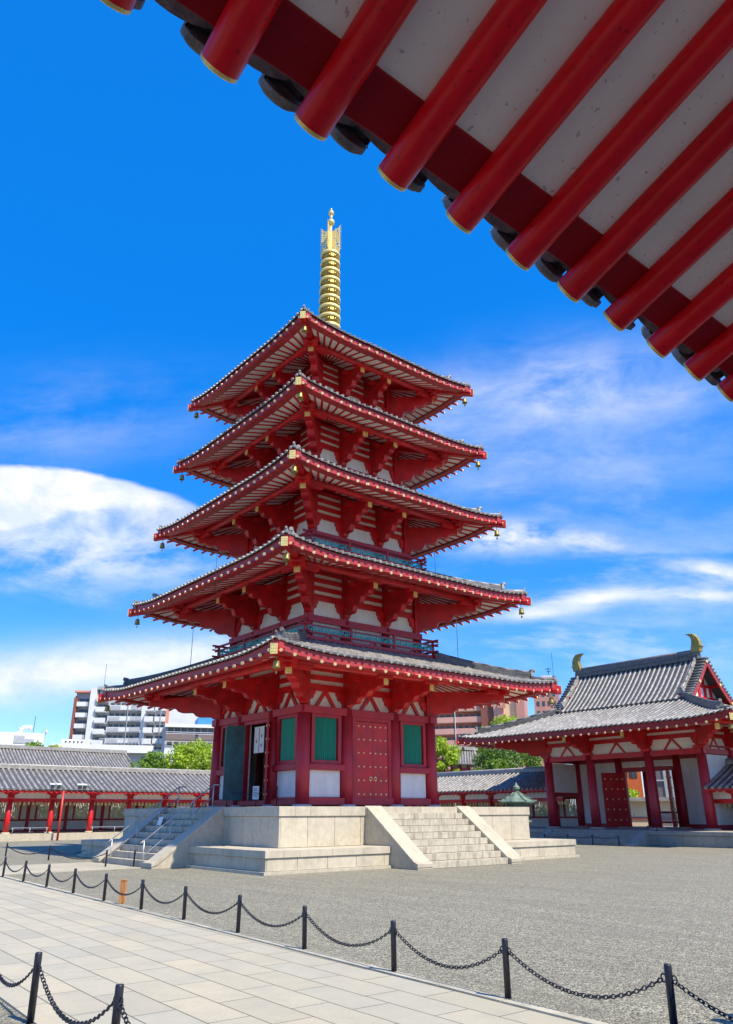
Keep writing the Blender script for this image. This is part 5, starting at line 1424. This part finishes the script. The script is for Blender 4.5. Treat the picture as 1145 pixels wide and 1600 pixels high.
def veil(px, py, sx, sy, rot, amt, seed, stretch=3.0, ns=.012, lo=.35, hi=.7, dist=.15):
    dist *= .5
    x, y = tang(px, py, rot)
    n_ = noise(xyz(t.math('MULTIPLY', x, 1/stretch), y, seed), ns, 8, .62, dist)
    addc(t.math('MULTIPLY', t.math('MULTIPLY', gauss(x, y, sx, sy), sstep(n_, lo, hi)), amt, clamp=True))
# the big bank of cloud at the left
x, y = tang(120, 820)
nd = noise(xyz(t.math('MULTIPLY', x, .45), y, 3), .016, 7, .6, .5)
nd0 = t.math('MULTIPLY', t.math('SUBTRACT', nd, .5), 1)
yt = t.math('SUBTRACT', 90, t.math('MULTIPLY', .00078, t.math('POWER', t.math('ADD', x, 100), 2)))
edge = t.math('ADD', t.math('SUBTRACT', yt, y), t.math('MULTIPLY', nd0, 26))
topm = sstep(edge, 0, 10)
bot = sstep(t.math('ADD', y, t.math('MULTIPLY', nd0, 240)), -66, 26)
rgt = sstep(t.math('ADD', x, t.math('MULTIPLY', nd0, 300)), 270, 60)
addc(t.math('MULTIPLY', t.math('MULTIPLY', t.math('MULTIPLY', topm, bot), rgt), t.math('ADD', .84, t.math('MULTIPLY', sstep(noise(xyz(t.math('MULTIPLY', x, .5), y, 8), .022, 8, .65, .4), .36, .6), .16))))
veil(150, 870, 190, 45, -.10, .85, 5, 2.5, .016, .38, .66)
veil(60, 660, 260, 60, .12, .30, 9, 3, .010, .35, .75)
veil(890, 612, 200, 62, .08, .62, 13, 2.4, .012, .28, .68, .9)
veil(880, 690, 260, 75, .0, .45, 15, 3.0, .011, .28, .74, .5)
veil(700, 700, 120, 90, .0, .25, 14, 3.0, .013, .38, .70, .8)
veil(940, 780, 230, 45, -.05, .32, 16, 3.4, .014, .42, .70, .8)
veil(785, 838, 85, 24, .03, .95, 17, 2.4, .022, .34, .56)
veil(905, 846, 60, 14, -.05, .8, 19, 2.8, .024, .36, .58)
veil(930, 935, 95, 13, .17, 1.0, 21, 4, .022, .30, .52)
veil(840, 958, 70, 9, .13, .8, 20, 4, .022, .30, .52)
veil(1118, 892, 50, 13, -.12, .95, 23, 3.4, .024, .32, .54)
veil(1080, 930, 80, 10, .03, .8, 25, 3.4, .024, .34, .56)
veil(1000, 900, 260, 65, .03, .40, 27, 3.6, .016, .42, .66)
veil(900, 1005, 260, 38, .0, .55, 29, 4, .017, .40, .64)
veil(90, 1050, 330, 36, .04, 1.0, 33, 4, .012, .16, .50)
veil(250, 1030, 180, 26, .05, .7, 35, 4, .014, .32, .62)
veil(60, 925, 90, 16, -.25, .25, 37, 3, .02, .4, .7)
veil(110, 925, 70, 14, -.3, .3, 39, 3, .02, .35, .7)
hs = t.n('ShaderNodeHueSaturation', inp={'Hue': .512, 'Saturation': 1.45, 'Value': 1.0, 'Color': sky.outputs[0]})
azure = t.mix(.52, hs.outputs[0], (.03, .81, 2.85))
cx_, cy_ = tang(572, 800)
cn = noise(xyz(t.math('MULTIPLY', cx_, .6), cy_, 61), .014, 8, .65, .3)
cloudv = t.mix(t.ramp(cn, ((.40, 0), (.60, 1))), (2.5, 2.85, 3.3), (3.45, 3.45, 3.5))
mx = t.mix(t.math('MULTIPLY', cov, 1.0, clamp=True), azure, cloudv)
t.link(mx, bg.inputs[0]); bg.inputs[1].default_value = .15
vs = SC.view_settings; vs.view_transform = 'Standard'; vs.look = 'None'; vs.exposure = 1.08; vs.gamma = 1; vs.use_curve_mapping = False
SC.cycles.caustics_reflective = False; SC.cycles.caustics_refractive = False; SC.cycles.max_bounces = 10; SC.cycles.diffuse_bounces = 6
